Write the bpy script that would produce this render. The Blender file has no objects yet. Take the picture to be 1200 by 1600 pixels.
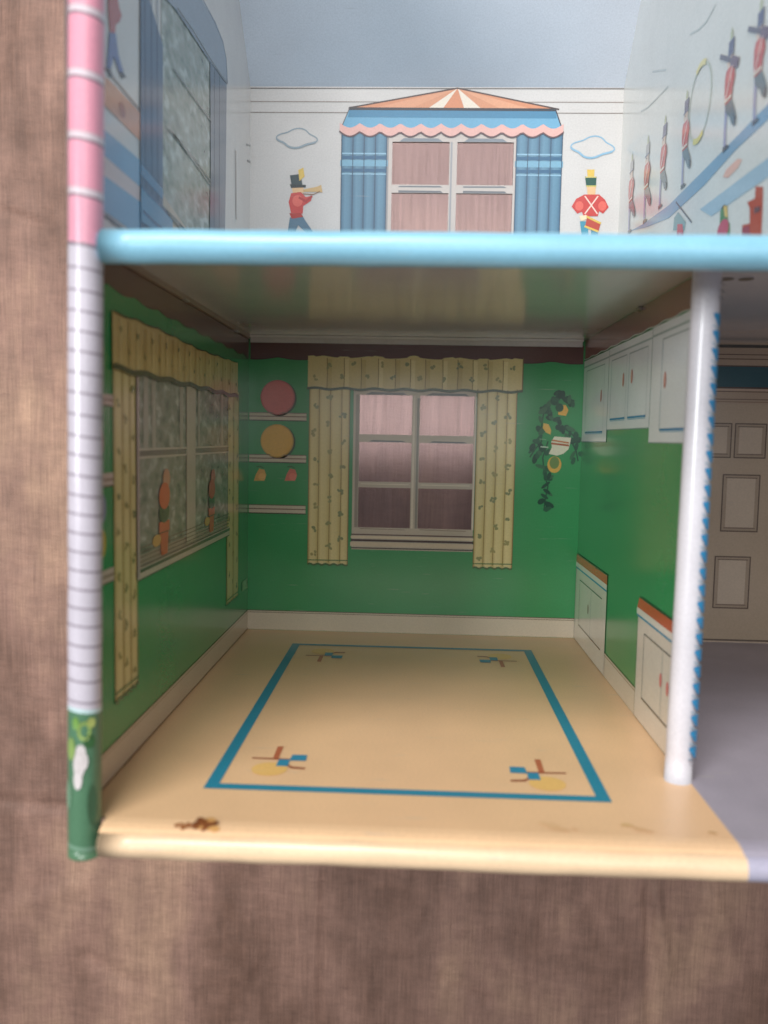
import bpy, bmesh, math, random
from math import sin, cos, pi
from mathutils import Vector, Matrix, noise
from mathutils.geometry import tessellate_polygon

# ---------------------------------------------------------------- camera, light, exposure
SC = bpy.context.scene
COL = SC.collection
random.seed(7)
# World axes: X to the right, Y up the picture, Z towards the camera (the dollhouse lies on its front).
cam_data = bpy.data.cameras.new("camera")
cam = bpy.data.objects.new("camera", cam_data)
COL.objects.link(cam)
cam.rotation_mode = 'XYZ'
cam.location = (0.12875, 0.14827, 0.65329)
cam.rotation_euler = (-0.08374, 0.04011, 0.01892)
cam_data.sensor_fit = 'HORIZONTAL'
cam_data.sensor_width = 36.0
cam_data.lens = 40.59
cam_data.clip_start = 0.01
cam_data.clip_end = 50
cam_data.dof.use_dof = True
cam_data.dof.focus_distance = 0.57
cam_data.dof.aperture_fstop = 9.0
SC.camera = cam

world = bpy.data.worlds.new("World")
SC.world = world
world.use_nodes = True
world.node_tree.nodes["Background"].inputs[0].default_value = (0.88, 0.92, 1.0, 1)
world.node_tree.nodes["Background"].inputs[1].default_value = 0.21

def area_light(name, loc, target, size, power, color):
    d = bpy.data.lights.new(name, 'AREA')
    d.shape = 'RECTANGLE'; d.size, d.size_y = size
    d.energy = power; d.color = color
    o = bpy.data.objects.new(name, d)
    COL.objects.link(o)
    o.location = loc
    o.rotation_euler = (Vector(target) - Vector(loc)).to_track_quat('-Z', 'Y').to_euler()
    return o
area_light("window_light", (-0.20, 1.60, 1.50), (0.15, 0.15, 0.1), (0.8, 0.7), 31, (1.0, 0.975, 0.95))
area_light("side_window_light", (-0.95, 0.32, 1.95), (0.2, 0.12, 0.0), (0.5, 0.5), 26, (0.96, 0.98, 1.0))
area_light("ceiling_light", (0.36, 0.72, 2.0), (0.36, 0.72, 0.0), (1.08, 1.24), 10, (0.97, 0.98, 1.0))

SC.view_settings.view_transform = 'Standard'
SC.view_settings.look = 'None'
SC.view_settings.exposure = 0.0
SC.view_settings.gamma = 1.0
SC.cycles.max_bounces = 8
SC.cycles.caustics_reflective = False

# ---------------------------------------------------------------- helpers
def lin(c):
    out = []
    for v in c[:3]:
        v = v / 255.0
        out.append(v / 12.92 if v <= 0.04045 else ((v + 0.055) / 1.055) ** 2.4)
    return (out[0], out[1], out[2], 1.0)

def litho_material(name, rough=0.22, wear=1.0, coat=0.35, bump=1.0):
    """Lacquered, printed tinplate: the ink colour is stored on the faces, everything else is nodes."""
    m = bpy.data.materials.new(name); m.use_nodes = True
    n = m.node_tree.nodes; l = m.node_tree.links
    b = n["Principled BSDF"]
    att = n.new("ShaderNodeAttribute"); att.attribute_name = "ink"
    tc = n.new("ShaderNodeTexCoord")
    mott = n.new("ShaderNodeTexNoise"); mott.inputs["Scale"].default_value = 28; mott.inputs["Detail"].default_value = 4
    l.new(tc.outputs["Object"], mott.inputs["Vector"])
    r1 = n.new("ShaderNodeMapRange"); r1.inputs[1].default_value = 0.15; r1.inputs[2].default_value = 0.85
    r1.inputs[3].default_value = 1.0 - 0.07 * wear; r1.inputs[4].default_value = 1.0 + 0.03 * wear
    l.new(mott.outputs["Fac"], r1.inputs[0])
    grain = n.new("ShaderNodeTexNoise"); grain.inputs["Scale"].default_value = 900; grain.inputs["Detail"].default_value = 3
    l.new(tc.outputs["Object"], grain.inputs["Vector"])
    r2 = n.new("ShaderNodeMapRange"); r2.inputs[1].default_value = 0.3; r2.inputs[2].default_value = 0.7
    r2.inputs[3].default_value = 0.94; r2.inputs[4].default_value = 1.05
    l.new(grain.outputs["Fac"], r2.inputs[0])
    mul = n.new("ShaderNodeMath"); mul.operation = 'MULTIPLY'
    l.new(r1.outputs[0], mul.inputs[0]); l.new(r2.outputs[0], mul.inputs[1])
    vm = n.new("ShaderNodeVectorMath"); vm.operation = 'SCALE'
    l.new(att.outputs["Color"], vm.inputs[0]); l.new(mul.outputs[0], vm.inputs["Scale"])
    # small chips and specks where the ink is worn
    spk = n.new("ShaderNodeTexNoise"); spk.inputs["Scale"].default_value = 230; spk.inputs["Detail"].default_value = 5
    spk.inputs["Roughness"].default_value = 0.7
    l.new(tc.outputs["Object"], spk.inputs["Vector"])
    r3 = n.new("ShaderNodeMapRange"); r3.inputs[1].default_value = 0.72; r3.inputs[2].default_value = 0.80
    r3.inputs[3].default_value = 0; r3.inputs[4].default_value = 0.45 * wear
    l.new(spk.outputs["Fac"], r3.inputs[0])
    mix = n.new("ShaderNodeMix"); mix.data_type = 'RGBA'
    l.new(r3.outputs[0], mix.inputs["Factor"]); l.new(vm.outputs[0], mix.inputs[6])
    mix.inputs[7].default_value = (0.10, 0.06, 0.045, 1)
    # hairline scratches
    mp = n.new("ShaderNodeMapping"); mp.inputs["Rotation"].default_value = (0.5, 0.4, 0.35); mp.inputs["Scale"].default_value = (40, 900, 420)
    l.new(tc.outputs["Object"], mp.inputs["Vector"])
    scr = n.new("ShaderNodeTexNoise"); scr.inputs["Scale"].default_value = 1; scr.inputs["Detail"].default_value = 2
    l.new(mp.outputs[0], scr.inputs["Vector"])
    r4 = n.new("ShaderNodeMapRange"); r4.inputs[1].default_value = 0.70; r4.inputs[2].default_value = 0.78; r4.inputs[3].default_value = 0; r4.inputs[4].default_value = 0.28 * wear
    l.new(scr.outputs["Fac"], r4.inputs[0])
    mix2 = n.new("ShaderNodeMix"); mix2.data_type = 'RGBA'
    l.new(r4.outputs[0], mix2.inputs["Factor"]); l.new(mix.outputs[2], mix2.inputs[6]); mix2.inputs[7].default_value = (0.45, 0.43, 0.40, 1)
    l.new(mix2.outputs[2], b.inputs["Base Color"])
    rr = n.new("ShaderNodeMapRange"); rr.inputs[1].default_value = 0.1; rr.inputs[2].default_value = 0.9
    rr.inputs[3].default_value = rough - 0.03; rr.inputs[4].default_value = rough + 0.07
    l.new(mott.outputs["Fac"], rr.inputs[0]); l.new(rr.outputs[0], b.inputs["Roughness"])
    b.inputs["Coat Weight"].default_value = coat
    b.inputs["Coat Roughness"].default_value = 0.16
    wob = n.new("ShaderNodeTexNoise"); wob.inputs["Scale"].default_value = 14; wob.inputs["Detail"].default_value = 0
    l.new(tc.outputs["Object"], wob.inputs["Vector"])
    bp = n.new("ShaderNodeBump"); bp.inputs["Strength"].default_value = 0.5 * bump; bp.inputs["Distance"].default_value = 0.0012
    l.new(wob.outputs["Fac"], bp.inputs["Height"])
    l.new(bp.outputs[0], b.inputs["Normal"]); l.new(bp.outputs[0], b.inputs["Coat Normal"])
    return m

TIN = litho_material("printed_tinplate", rough=0.20, coat=0.45)
SLABTIN = litho_material("glossy_tin_ceiling", rough=0.16, wear=0.6, coat=1.0, bump=0.6)
EDGE = litho_material("rolled_tin_edge", rough=0.30, wear=2.2, coat=0.25, bump=0.6)
FLOORTIN = litho_material("printed_tin_floor", rough=0.36, wear=1.2, coat=0.10, bump=0.7)
GREYTIN = litho_material("scuffed_grey_tin_floor", rough=0.4, wear=2.6, coat=0.1, bump=0.8)

def acetate_material():
    """Scratched clear film: mostly see-through, with a streaky sheen."""
    m = bpy.data.materials.new("scratched_acetate"); m.use_nodes = True
    n = m.node_tree.nodes; l = m.node_tree.links; n.remove(n["Principled BSDF"]); out = n["Material Output"]
    tc = n.new("ShaderNodeTexCoord"); mp = n.new("ShaderNodeMapping"); mp.inputs["Scale"].default_value = (420, 14, 1)
    l.new(tc.outputs["Object"], mp.inputs["Vector"])
    t = n.new("ShaderNodeTexNoise"); t.inputs["Scale"].default_value = 1; t.inputs["Detail"].default_value = 4
    l.new(mp.outputs[0], t.inputs["Vector"])
    r = n.new("ShaderNodeMapRange"); r.inputs[1].default_value = 0.25; r.inputs[2].default_value = 0.75; r.inputs[3].default_value = 0.08; r.inputs[4].default_value = 0.125
    l.new(t.outputs["Fac"], r.inputs[0])
    tr = n.new("ShaderNodeBsdfTransparent"); gl = n.new("ShaderNodeBsdfGlossy"); gl.inputs["Roughness"].default_value = 0.13
    gl.inputs["Color"].default_value = (1.0, 0.70, 0.66, 1)
    mx = n.new("ShaderNodeMixShader"); l.new(r.outputs[0], mx.inputs[0]); l.new(tr.outputs[0], mx.inputs[1]); l.new(gl.outputs[0], mx.inputs[2])
    l.new(mx.outputs[0], out.inputs["Surface"])
    return m

def garden_material():
    """Printed garden view: blurred greys and greens, the ink varied by nodes."""
    m = litho_material("printed_garden_view")
    n = m.node_tree.nodes; l = m.node_tree.links
    tc = n.new("ShaderNodeTexCoord"); mp = n.new("ShaderNodeMapping"); mp.inputs["Scale"].default_value = (60, 150, 90)
    mp.inputs["Rotation"].default_value = (0.5, 0, 0)
    l.new(tc.outputs["Object"], mp.inputs["Vector"])
    t = n.new("ShaderNodeTexNoise"); t.inputs["Scale"].default_value = 1; t.inputs["Detail"].default_value = 5; t.inputs["Distortion"].default_value = 0.21
    l.new(mp.outputs[0], t.inputs["Vector"])
    r = n.new("ShaderNodeValToRGB"); e = r.color_ramp.elements
    e[0].position = 0.34; e[0].color = lin((92, 102, 94)); e[1].position = 0.66; e[1].color = lin((206, 208, 200))
    for ps, c in ((0.42, (128, 140, 124)), (0.5, (150, 150, 138)), (0.58, (164, 172, 162))):
        q = e.new(ps); q.color = lin(c)
    l.new(t.outputs["Fac"], r.inputs[0])
    att = next(x for x in n if x.bl_idname == "ShaderNodeAttribute")
    mul = n.new("ShaderNodeMix"); mul.data_type = 'RGBA'; mul.blend_type = 'MIX'; mul.inputs["Factor"].default_value = 0.72
    sc = next(x for x in n if x.bl_idname == "ShaderNodeVectorMath")
    l.new(att.outputs["Color"], mul.inputs[6]); l.new(r.outputs[0], mul.inputs[7]); l.new(mul.outputs[2], sc.inputs[0])
    return m

def metal_material():
    m = bpy.data.materials.new("bare_tin_tab"); m.use_nodes = True
    n = m.node_tree.nodes; l = m.node_tree.links; b = n["Principled BSDF"]
    t = n.new("ShaderNodeTexNoise"); t.inputs["Scale"].default_value = 400
    r = n.new("ShaderNodeValToRGB"); r.color_ramp.elements[0].color = (0.35, 0.33, 0.30, 1); r.color_ramp.elements[1].color = (0.75, 0.73, 0.70, 1)
    l.new(t.outputs["Fac"], r.inputs[0]); l.new(r.outputs[0], b.inputs["Base Color"])
    b.inputs["Metallic"].default_value = 0.9; b.inputs["Roughness"].default_value = 0.3
    return m
TABMETAL = metal_material()
GARDEN = garden_material()
ACETATE = acetate_material()

def cloth_material():
    m = bpy.data.materials.new("brown_woven_cloth"); m.use_nodes = True
    n = m.node_tree.nodes; l = m.node_tree.links; b = n["Principled BSDF"]
    tc = n.new("ShaderNodeTexCoord")
    def nz(scale, detail=4, rot=0.0, rough=0.55):
        mp = n.new("ShaderNodeMapping"); mp.inputs["Scale"].default_value = scale; mp.inputs["Rotation"].default_value = (0, 0, rot)
        l.new(tc.outputs["Object"], mp.inputs["Vector"])
        t = n.new("ShaderNodeTexNoise"); t.inputs["Scale"].default_value = 1; t.inputs["Detail"].default_value = detail
        t.inputs["Roughness"].default_value = rough
        l.new(mp.outputs[0], t.inputs["Vector"]); return t.outputs["Fac"]
    def rng(s, a, b_, c, d):
        r = n.new("ShaderNodeMapRange"); r.inputs[1].default_value = a; r.inputs[2].default_value = b_
        r.inputs[3].default_value = c; r.inputs[4].default_value = d; l.new(s, r.inputs[0]); return r.outputs[0]
    def op(o, a, b_):
        q = n.new("ShaderNodeMath"); q.operation = o; l.new(a, q.inputs[0]); l.new(b_, q.inputs[1]); return q.outputs[0]
    big = nz((7, 4, 5), 6); mid = nz((26, 14, 20), 5, 0.15)
    warp = nz((520, 22, 1), 5, -0.03, 0.7); band = nz((75, 5, 1), 4, -0.03, 0.65); weft = nz((90, 700, 1), 3, 0.05, 0.6)
    dash = nz((45, 120, 1), 5, 0.35, 0.65)
    base = n.new("ShaderNodeValToRGB")
    e = base.color_ramp.elements
    e[0].position = 0.32; e[0].color = lin((106, 78, 64)); e[1].position = 0.68; e[1].color = lin((174, 140, 116))
    k = base.color_ramp.elements.new(0.5); k.color = lin((146, 113, 98))
    bm_ = op('ADD', rng(big, 0, 1, -0.15, 0.95), rng(mid, 0, 1, 0, 0.22)); l.new(bm_, base.inputs[0])
    f = op('MULTIPLY', rng(warp, 0.3, 0.7, 0.82, 1.16), rng(weft, 0.25, 0.75, 0.985, 1.015))
    f = op('MULTIPLY', f, rng(band, 0.3, 0.7, 0.88, 1.12))
    f = op('MULTIPLY', f, rng(dash, 0.3, 0.75, 0.86, 1.16))
    f = op('MULTIPLY', f, rng(mid, 0.3, 0.7, 0.88, 1.10))
    vm = n.new("ShaderNodeVectorMath"); vm.operation = 'SCALE'; l.new(base.outputs[0], vm.inputs[0]); l.new(f, vm.inputs["Scale"])
    # a few darker flecks
    fl = nz((45, 85, 1), 2, 0.4, 0.5); fm = rng(fl, 0.70, 0.78, 0, 0.35)
    mix = n.new("ShaderNodeMix"); mix.data_type = 'RGBA'; l.new(fm, mix.inputs["Factor"]); l.new(vm.outputs[0], mix.inputs[6]); mix.inputs[7].default_value = lin((95, 68, 62))
    l.new(mix.outputs[2], b.inputs["Base Color"])
    b.inputs["Roughness"].default_value = 0.62
    h = op('ADD', rng(warp, 0, 1, 0, 0.5), rng(weft, 0, 1, 0, 0.12)); h = op('ADD', h, rng(dash, 0, 1, 0, 0.5))
    bp = n.new("ShaderNodeBump"); bp.inputs["Strength"].default_value = 0.75; bp.inputs["Distance"].default_value = 0.0016
    l.new(h, bp.inputs["Height"]); l.new(bp.outputs[0], b.inputs["Normal"])
    return m
CLOTH = cloth_material()

def finish(name, verts, faces, cols, mat, parent=None, smooth=False, label=None):
    me = bpy.data.meshes.new(name)
    me.from_pydata(verts, [], faces)
    me.update()
    if cols is not None:
        at = me.color_attributes.new("ink", 'FLOAT_COLOR', 'CORNER')
        buf = []
        for p in me.polygons:
            c = cols[p.index]
            if isinstance(c, list):                       # one colour per corner
                for q in c: buf.extend(lin(q))
            else:
                buf.extend(list(lin(c)) * p.loop_total)
        at.data.foreach_set("color", buf)
    if smooth:
        for p in me.polygons: p.use_smooth = True
    me.materials.append(mat)
    o = bpy.data.objects.new(name, me)
    COL.objects.link(o)
    if parent is not None: o.parent = parent
    if label: o["label"] = label
    return o

class Mesh:
    def __init__(s): s.v = []; s.f = []; s.c = []
    def box(s, a, b, col):
        (x0, y0, z0), (x1, y1, z1) = a, b
        i = len(s.v)
        s.v += [(x, y, z) for z in (z0, z1) for y in (y0, y1) for x in (x0, x1)]
        for q in ((0, 2, 3, 1), (4, 5, 7, 6), (0, 1, 5, 4), (2, 6, 7, 3), (0, 4, 6, 2), (1, 3, 7, 5)):
            s.f.append([i + k for k in q]); s.c.append(col)
    def quad(s, pts, col):
        i = len(s.v); s.v += list(pts); s.f.append([i, i + 1, i + 2, i + 3]); s.c.append(col)
    def build(s, name, mat, parent=None, smooth=False, label=None):
        return finish(name, s.v, s.f, s.c, mat, parent, smooth, label)

# frames that lay a flat print onto its sheet of tin:  (u, v, height above the sheet) -> world
XP = 0.25          # kitchen partition
XU = 0.2707        # upstairs partition
def on_back(u, v, h):  return (u, v, h)
def on_left(u, v, h):  return (h, v, u)
def on_right(u, v, h): return (XP - h, v, u)
def on_upright(u, v, h): return (XU - h, v, u)
def on_floor(u, v, h): return (u, h, v)
def on_lip(u, v, h):                       # follows the front of the floor sheet where it bends down
    y = 0.0
    for (za, ya), (zb, yb) in zip(LIP, LIP[1:]):
        if v > za: y = ya + (yb - ya) * (v - za) / (zb - za)
    return (u, y + h * 1.6, v)
LIP = [(.3330, 0.0), (.3365, -.0003), (.3395, -.0010), (.3418, -.0022)]       # the sheet bends down into the lip
LEAN = 0.0125      # the side wall's front edge is bent a little out of plumb
def on_tube(xc, zc, r, lean=0.0):
    return lambda u, v, h: (xc + lean * (v - .278) + (r + h) * sin(u / r), v, zc + (r + h) * cos(u / r))

class Print:
    """Flat ink shapes stacked in thin layers on a sheet."""
    def __init__(s, frame, lift=0.0): s.fr = frame; s.lift = lift; s.n = 0; s.v = []; s.f = []; s.c = []
    def h(s, layer):
        s.n += 1                                        # every shape its own height, so no two faces share a plane
        return s.lift + 0.00018 + 0.00006 * layer + 0.000003 * s.n
    def poly(s, pts, col, layer=0):
        tris = tessellate_polygon([[Vector((p[0], p[1], 0)) for p in pts]])
        i = len(s.v)
        hh = s.h(layer)
        s.v += [s.fr(p[0], p[1], hh) for p in pts]
        for t in tris: s.f.append([i + k for k in t]); s.c.append(col)
        return s
    def rect(s, a, b, col, layer=0):
        return s.poly([(a[0], a[1]), (b[0], a[1]), (b[0], b[1]), (a[0], b[1])], col, layer)
    def grad(s, a, b, stops, layer=0):
        """vertical strips whose ink runs from one tone to the next (printed folds)"""
        (x0, y0), (x1, y1) = a, b
        for (t0, c0), (t1, c1) in zip(stops, stops[1:]):
            i = len(s.v); xa = x0 + (x1 - x0) * t0; xb = x0 + (x1 - x0) * t1
            hh = s.h(layer)
            s.v += [s.fr(xa, y0, hh), s.fr(xb, y0, hh), s.fr(xb, y1, hh), s.fr(xa, y1, hh)]
            s.f.append([i, i + 1, i + 2, i + 3]); s.c.append([c0, c1, c1, c0])
        return s
    def line(s, pts, w, col, layer=1):
        for p, q in zip(pts, pts[1:]):
            dx, dy = q[0] - p[0], q[1] - p[1]; L = math.hypot(dx, dy) or 1e-9
            nx, ny = -dy / L * w / 2, dx / L * w / 2; ex, ey = dx / L * w * .3, dy / L * w * .3
            s.poly([(p[0] - ex + nx, p[1] - ey + ny), (p[0] - ex - nx, p[1] - ey - ny), (q[0] + ex - nx, q[1] + ey - ny), (q[0] + ex + nx, q[1] + ey + ny)], col, layer)
        return s
    def ell(s, c, rx, ry, col, layer=1, rot=0.0, n=20):
        pts = []
        for k in range(n):
            a = 2 * pi * k / n; x, y = rx * cos(a), ry * sin(a)
            pts.append((c[0] + x * cos(rot) - y * sin(rot), c[1] + x * sin(rot) + y * cos(rot)))
        return s.poly(pts, col, layer)
    def build(s, name, parent, label=None, mat=None):
        return finish(name, s.v, s.f, s.c, mat or TIN, parent, False, label)

def tube(name, axis, a, b, c0, c1, r, bands, parent, seg=28, squash=1.0, tilt=0.0, label=None, mat=None, dent=0.0):
    """A rolled tin edge. bands: [(start, colour)...] along the axis, up to b. axis 'x' (c0,c1)=(y,z); axis 'y' (c0,c1)=(x,z)."""
    cuts = []
    for k, (s0, col) in enumerate(bands):
        s1 = bands[k + 1][0] if k + 1 < len(bands) else b
        n = max(1, int(abs(s1 - s0) / 0.012))
        for j in range(n): cuts.append((s0 + (s1 - s0) * j / n, col))
    cuts.append((b, bands[-1][1]))
    V, F, Cc = [], [], []
    for k, (s, _) in enumerate(cuts):
        edge = min(abs(s - a), abs(s - b)) < 1e-6
        for j in range(seg):
            th = 2 * pi * j / seg
            wob = 1 + dent * noise.noise(Vector((s * 60, cos(th), sin(th) + 5)))
            rr = r * wob
            off = 0 if edge else tilt * sin(th)
            p, q = rr * sin(th), rr * cos(th) * squash
            V.append((s + off, c0 + p, c1 + q) if axis == 'x' else (c0 + p, s + off, c1 + q))
    for k in range(len(cuts) - 1):
        for j in range(seg):
            F.append([k * seg + j, k * seg + (j + 1) % seg, (k + 1) * seg + (j + 1) % seg, (k + 1) * seg + j]); Cc.append(cuts[k][1])
    # rounded end: ring pulled in, then a recessed dark core
    for end, base, sgn in ((a, 0, -1), (b, (len(cuts) - 1) * seg, 1)):
        col = cuts[0][1] if sgn < 0 else cuts[-1][1]
        prev = base
        for rr, d, cc in ((0.86, 0.0007, col), (0.62, 0.0009, col), (0.50, -0.0005, (70, 60, 55)), (0.30, -0.003, (45, 38, 34))):
            st = len(V)
            for j in range(seg):
                th = 2 * pi * j / seg; p, q = r * rr * sin(th), r * rr * cos(th) * squash; s = end + sgn * d
                V.append((s, c0 + p, c1 + q) if axis == 'x' else (c0 + p, s, c1 + q))
            for j in range(seg): F.append([prev + j, prev + (j + 1) % seg, st + (j + 1) % seg, st + j]); Cc.append(cc)
            prev = st
        F.append([prev + j for j in range(seg)]); Cc.append((45, 38, 34))
    return finish(name, V, F, Cc, mat or EDGE, parent, True, label)

# ---------------------------------------------------------------- the cloth underneath
GAP = -0.045
def cloth():
    nx, ny = 520, 520
    x0, x1, y0, y1 = -1.6, 2.0, -1.6, 2.0
    V, F = [], []
    def warp(t): # denser near the middle
        return t * 0.26 + 0.74 * t ** 3
    creases = [(((0.32684, -0.22161)), ((0.33618, -0.36075)), -.0032, .0036), (((0.33208, -0.22139)), ((0.34742, -0.29217)), .0040, .0040), (((-0.19436, 0.02925)), ((-0.18086, -0.15642)), .0012, .005), (((0.22564, -0.23018)), ((0.23575, -0.34270)), -.0009, .002), (((0.37833, -0.22393)), ((0.40821, -0.29505)), .003, .008), (((-0.14937, -0.29709)), ((-0.10222, -0.32098)), -.0032, .0040),
               (((0.15803, -0.30350)), ((0.19630, -0.32169)), -.0030, .0030), (((0.05645, -0.22024)), ((0.05461, -0.37448)), -.0022, .0032), (((-0.21960, -0.16342)), ((-0.15900, -0.16794)), -.0030, .0036),
               (((-0.20519, 0.32397)), ((-0.17929, 0.31420)), -.003, .003), (((-0.21023, -0.25945)), ((-0.14871, -0.23411)), .0014, .006), (((-0.18739, 0.45670)), ((-0.20966, 0.36371)), .004, .02)]
    for j in range(ny + 1):
        for i in range(nx + 1):
            tx = warp(2 * i / nx - 1); ty = warp(2 * j / ny - 1)
            x = 0.15 + tx * 1.8; y = 0.15 + ty * 1.8
            z = 0.004 * noise.noise(Vector((x * 6, y * 5, 0))) + 0.0016 * noise.noise(Vector((x * 22, y * 14, 3))) + 0.0005 * noise.noise(Vector((x * 120 - y * 30, y * 60, 9)))
            for (a, b, h, w) in creases:
                dx, dy = b[0] - a[0], b[1] - a[1]; L2 = dx * dx + dy * dy
                t = ((x - a[0]) * dx + (y - a[1]) * dy) / L2
                tt = max(0, min(1, t))
                d = math.hypot(x - a[0] - dx * tt, y - a[1] - dy * tt)
                if d < 4 * w: z += h * math.exp(-(d / w) ** 2) * 1.0
            V.append((x, y, GAP + z))
    for j in range(ny):
        for i in range(nx):
            a = j * (nx + 1) + i; F.append([a, a + 1, a + nx + 2, a + nx + 1])
    o = finish("cloth_surface", V, F, None, CLOTH, None, True)
    o["kind"] = "structure"
    o["label"] = "wrinkled brown woven cloth spread out beneath the dollhouse"
cloth()

# ---------------------------------------------------------------- the dollhouse
house = bpy.data.objects.new("dollhouse", None)
COL.objects.link(house)
house.empty_display_size = 0.05
house.location = (0, 0, 0)
house["label"] = "vintage printed tin dollhouse with open rooms, green kitchen below and nursery above"
house["category"] = "dollhouse"

WHITE = (208, 203, 199); GREEN = (56, 150, 90); BEIGE = (196, 178, 156)
H = 0.2235         # underside of the upper floor
ZF = 0.336         # front edge of the sheets
XR = 0.53          # far side of the house

# wall with the window openings really cut out
def windowed_wall():
    panes = []
    for xa, xb in (((0.08384, 0.14089)[0], (0.12337, 0.14166)[0]), ((0.12914, 0.14177)[0], (0.16966, 0.14255)[0])):
        for ya, yb in (((0.12653, 0.15131)[1], (0.12588, 0.18087)[1]), ((0.12731, 0.11573)[1], (0.12666, 0.14556)[1]), ((0.12808, 0.08080)[1], (0.12741, 0.11138)[1])):
            panes.append((xa, ya, xb, yb))
    for xa, xb in (((0.10467, 0.33347)[0], (0.14640, 0.33378)[0]), ((0.15201, 0.33382)[0], (0.19304, 0.33413)[0])):
        for ya, yb in (((0.14593, 0.33423)[1], (0.14516, 0.36465)[1]), ((0.14681, 0.29898)[1], (0.14607, 0.32830)[1]), (.2610, .2870)):
            panes.append((xa, ya, xb, yb))
    xs = sorted({0.0, XR} | {round(p[0], 5) for p in panes} | {round(p[2], 5) for p in panes} | {XP, XU})
    ys = sorted({0.0, 0.4033, H} | {round(p[1], 5) for p in panes} | {round(p[3], 5) for p in panes})
    m = Mesh()
    T = 0.0007
    def hole(x, y): return any(p[0] - 1e-5 < x < p[2] + 1e-5 and p[1] - 1e-5 < y < p[3] + 1e-5 for p in panes)
    for xa, xb in zip(xs, xs[1:]):
        for ya, yb in zip(ys, ys[1:]):
            cx, cy = (xa + xb) / 2, (ya + yb) / 2
            if hole(cx, cy): continue
            col = WHITE if cy > H else (GREEN if cx < XP else BEIGE)
            m.quad([(xa, ya, 0), (xb, ya, 0), (xb, yb, 0), (xa, yb, 0)], col)
            m.quad([(xa, ya, -T), (xa, yb, -T), (xb, yb, -T), (xb, ya, -T)], (232, 228, 222))
    for p in panes:
        x0, y0, x1, y1 = p
        c = (150, 140, 128)
        m.quad([(x0, y0, 0), (x1, y0, 0), (x1, y0, -T), (x0, y0, -T)], c); m.quad([(x0, y1, 0), (x0, y1, -T), (x1, y1, -T), (x1, y1, 0)], c)
        m.quad([(x0, y0, 0), (x0, y0, -T), (x0, y1, -T), (x0, y1, 0)], c); m.quad([(x1, y0, 0), (x1, y1, 0), (x1, y1, -T), (x1, y0, -T)], c)
    w = m.build("wall", TIN, house, label="wall pierced by two windows, green below and white above")
    for k, (x0, y0, x1, y1) in enumerate(panes):                       # a sheet of clear acetate behind each opening
        q = Mesh(); q.box((x0 - .001, y0 - .001, -T - .0006), (x1 + .001, y1 + .001, -T - .0002), (255, 255, 255))
        q.build("pane", ACETATE, w)
    return w
wall_b = windowed_wall()

def gable_wall(x, t, y0, inner, outer, name="wall", label=None, split=None):
    """A side sheet: pentagon in the YZ plane, inner colour on the kitchen side."""
    out = [(y0, 0.0), (y0, ZF), (0.4033, ZF), (0.573, 0.17), (0.4033, 0.0)]
    V, F, Cc = [], [], []
    def face(pts, xx, col):
        i = len(V); V.extend([(xx, p[0], p[1]) for p in pts]); F.append(list(range(i, i + len(pts)))); Cc.append(col)
    if split is None:
        face(out, x, inner); face(out[::-1], x - t, outer)
    else:
        low = [(y0, 0.0), (y0, ZF), (split, ZF), (split, 0.0)]
        upp = [(split, 0.0), (split, ZF)] + out[2:]
        face(low, x, inner[0]); face(upp, x, inner[1]); face(out[::-1], x - t, outer)
    return finish(name, V, F, Cc, TIN, house, False, label)

left = gable_wall(0.0, 0.0007, 0.0, (GREEN, (214, 206, 200)), (228, 222, 218), split=H, label="side wall, green with a printed window below, striped nursery print above")
right_outer = gable_wall(XR, -0.0007, 0.0, (BEIGE, (214, 206, 200)), (228, 222, 218), split=H, label="outer side wall beyond the hall")

# kitchen partition: stops short of the front edge
m = Mesh()
ZP = 0.276
m.quad([(XP, 0.0, 0), (XP, 0.0, ZP), (XP, H, ZP), (XP, H, 0)], GREEN)
m.quad([(XP + .0007, 0.0, 0), (XP + .0007, H, 0), (XP + .0007, H, ZP), (XP + .0007, 0.0, ZP)], (200, 190, 175))
part = m.build("partition", TIN, house, label="kitchen partition with printed white cupboards")
# upstairs partition
upart = gable_wall(XU, -0.0007, H + .0009, (214, 214, 208), (214, 208, 200), name="partition", label="nursery partition printed with a row of marching toy soldiers")

# lower floor sheet: ochre kitchen, grey hall
m = Mesh()
N = 14
for k in range(N):
    za, zb = .3330 * k / N, .3330 * (k + 1) / N
    m.quad([(0.0, 0, za), (0.0, 0, zb), (XP + .0015, 0, zb), (XP + .0015, 0, za)], (238, 196, 152))
for (za, ya), (zb, yb) in zip(LIP, LIP[1:]):
    m.quad([(0.0110, ya, za), (0.0110, yb, zb), (XP + .0019, yb, zb), (XP + .0015, ya, za)], (238, 198, 155))
m.quad([(0, -.0007, 0), (XR, -.0007, 0), (XR, -.0007, .3330), (0, -.0007, .3330)], (170, 165, 160))
floor = m.build("floor", FLOORTIN, house, label="ochre tin kitchen floor printed with a blue rug border")
m = Mesh(); m.quad([(XP + .0015, 0, 0), (XP + .0015, 0, .3330), (XR, 0, .3330), (XR, 0, 0)], (172, 165, 176))
for (za, ya), (zb, yb) in zip(LIP, LIP[1:]):
    m.quad([(XP + .0015, ya, za), (XP + .0019, yb, zb), (XR, yb, zb), (XR, ya, za)], (172, 165, 178))
hall = m.build("floor", GREYTIN, house, label="scuffed grey tin hall floor")
tube("rolled_edge", 'x', 0.0120, XR, -.0069, .3405, .0049, [(0.0120, (236, 204, 166)), (XP + .0022, (176, 172, 190))], floor, dent=0.10, label="cream rolled front edge, turning lavender grey at the hall", mat=EDGE)

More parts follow.
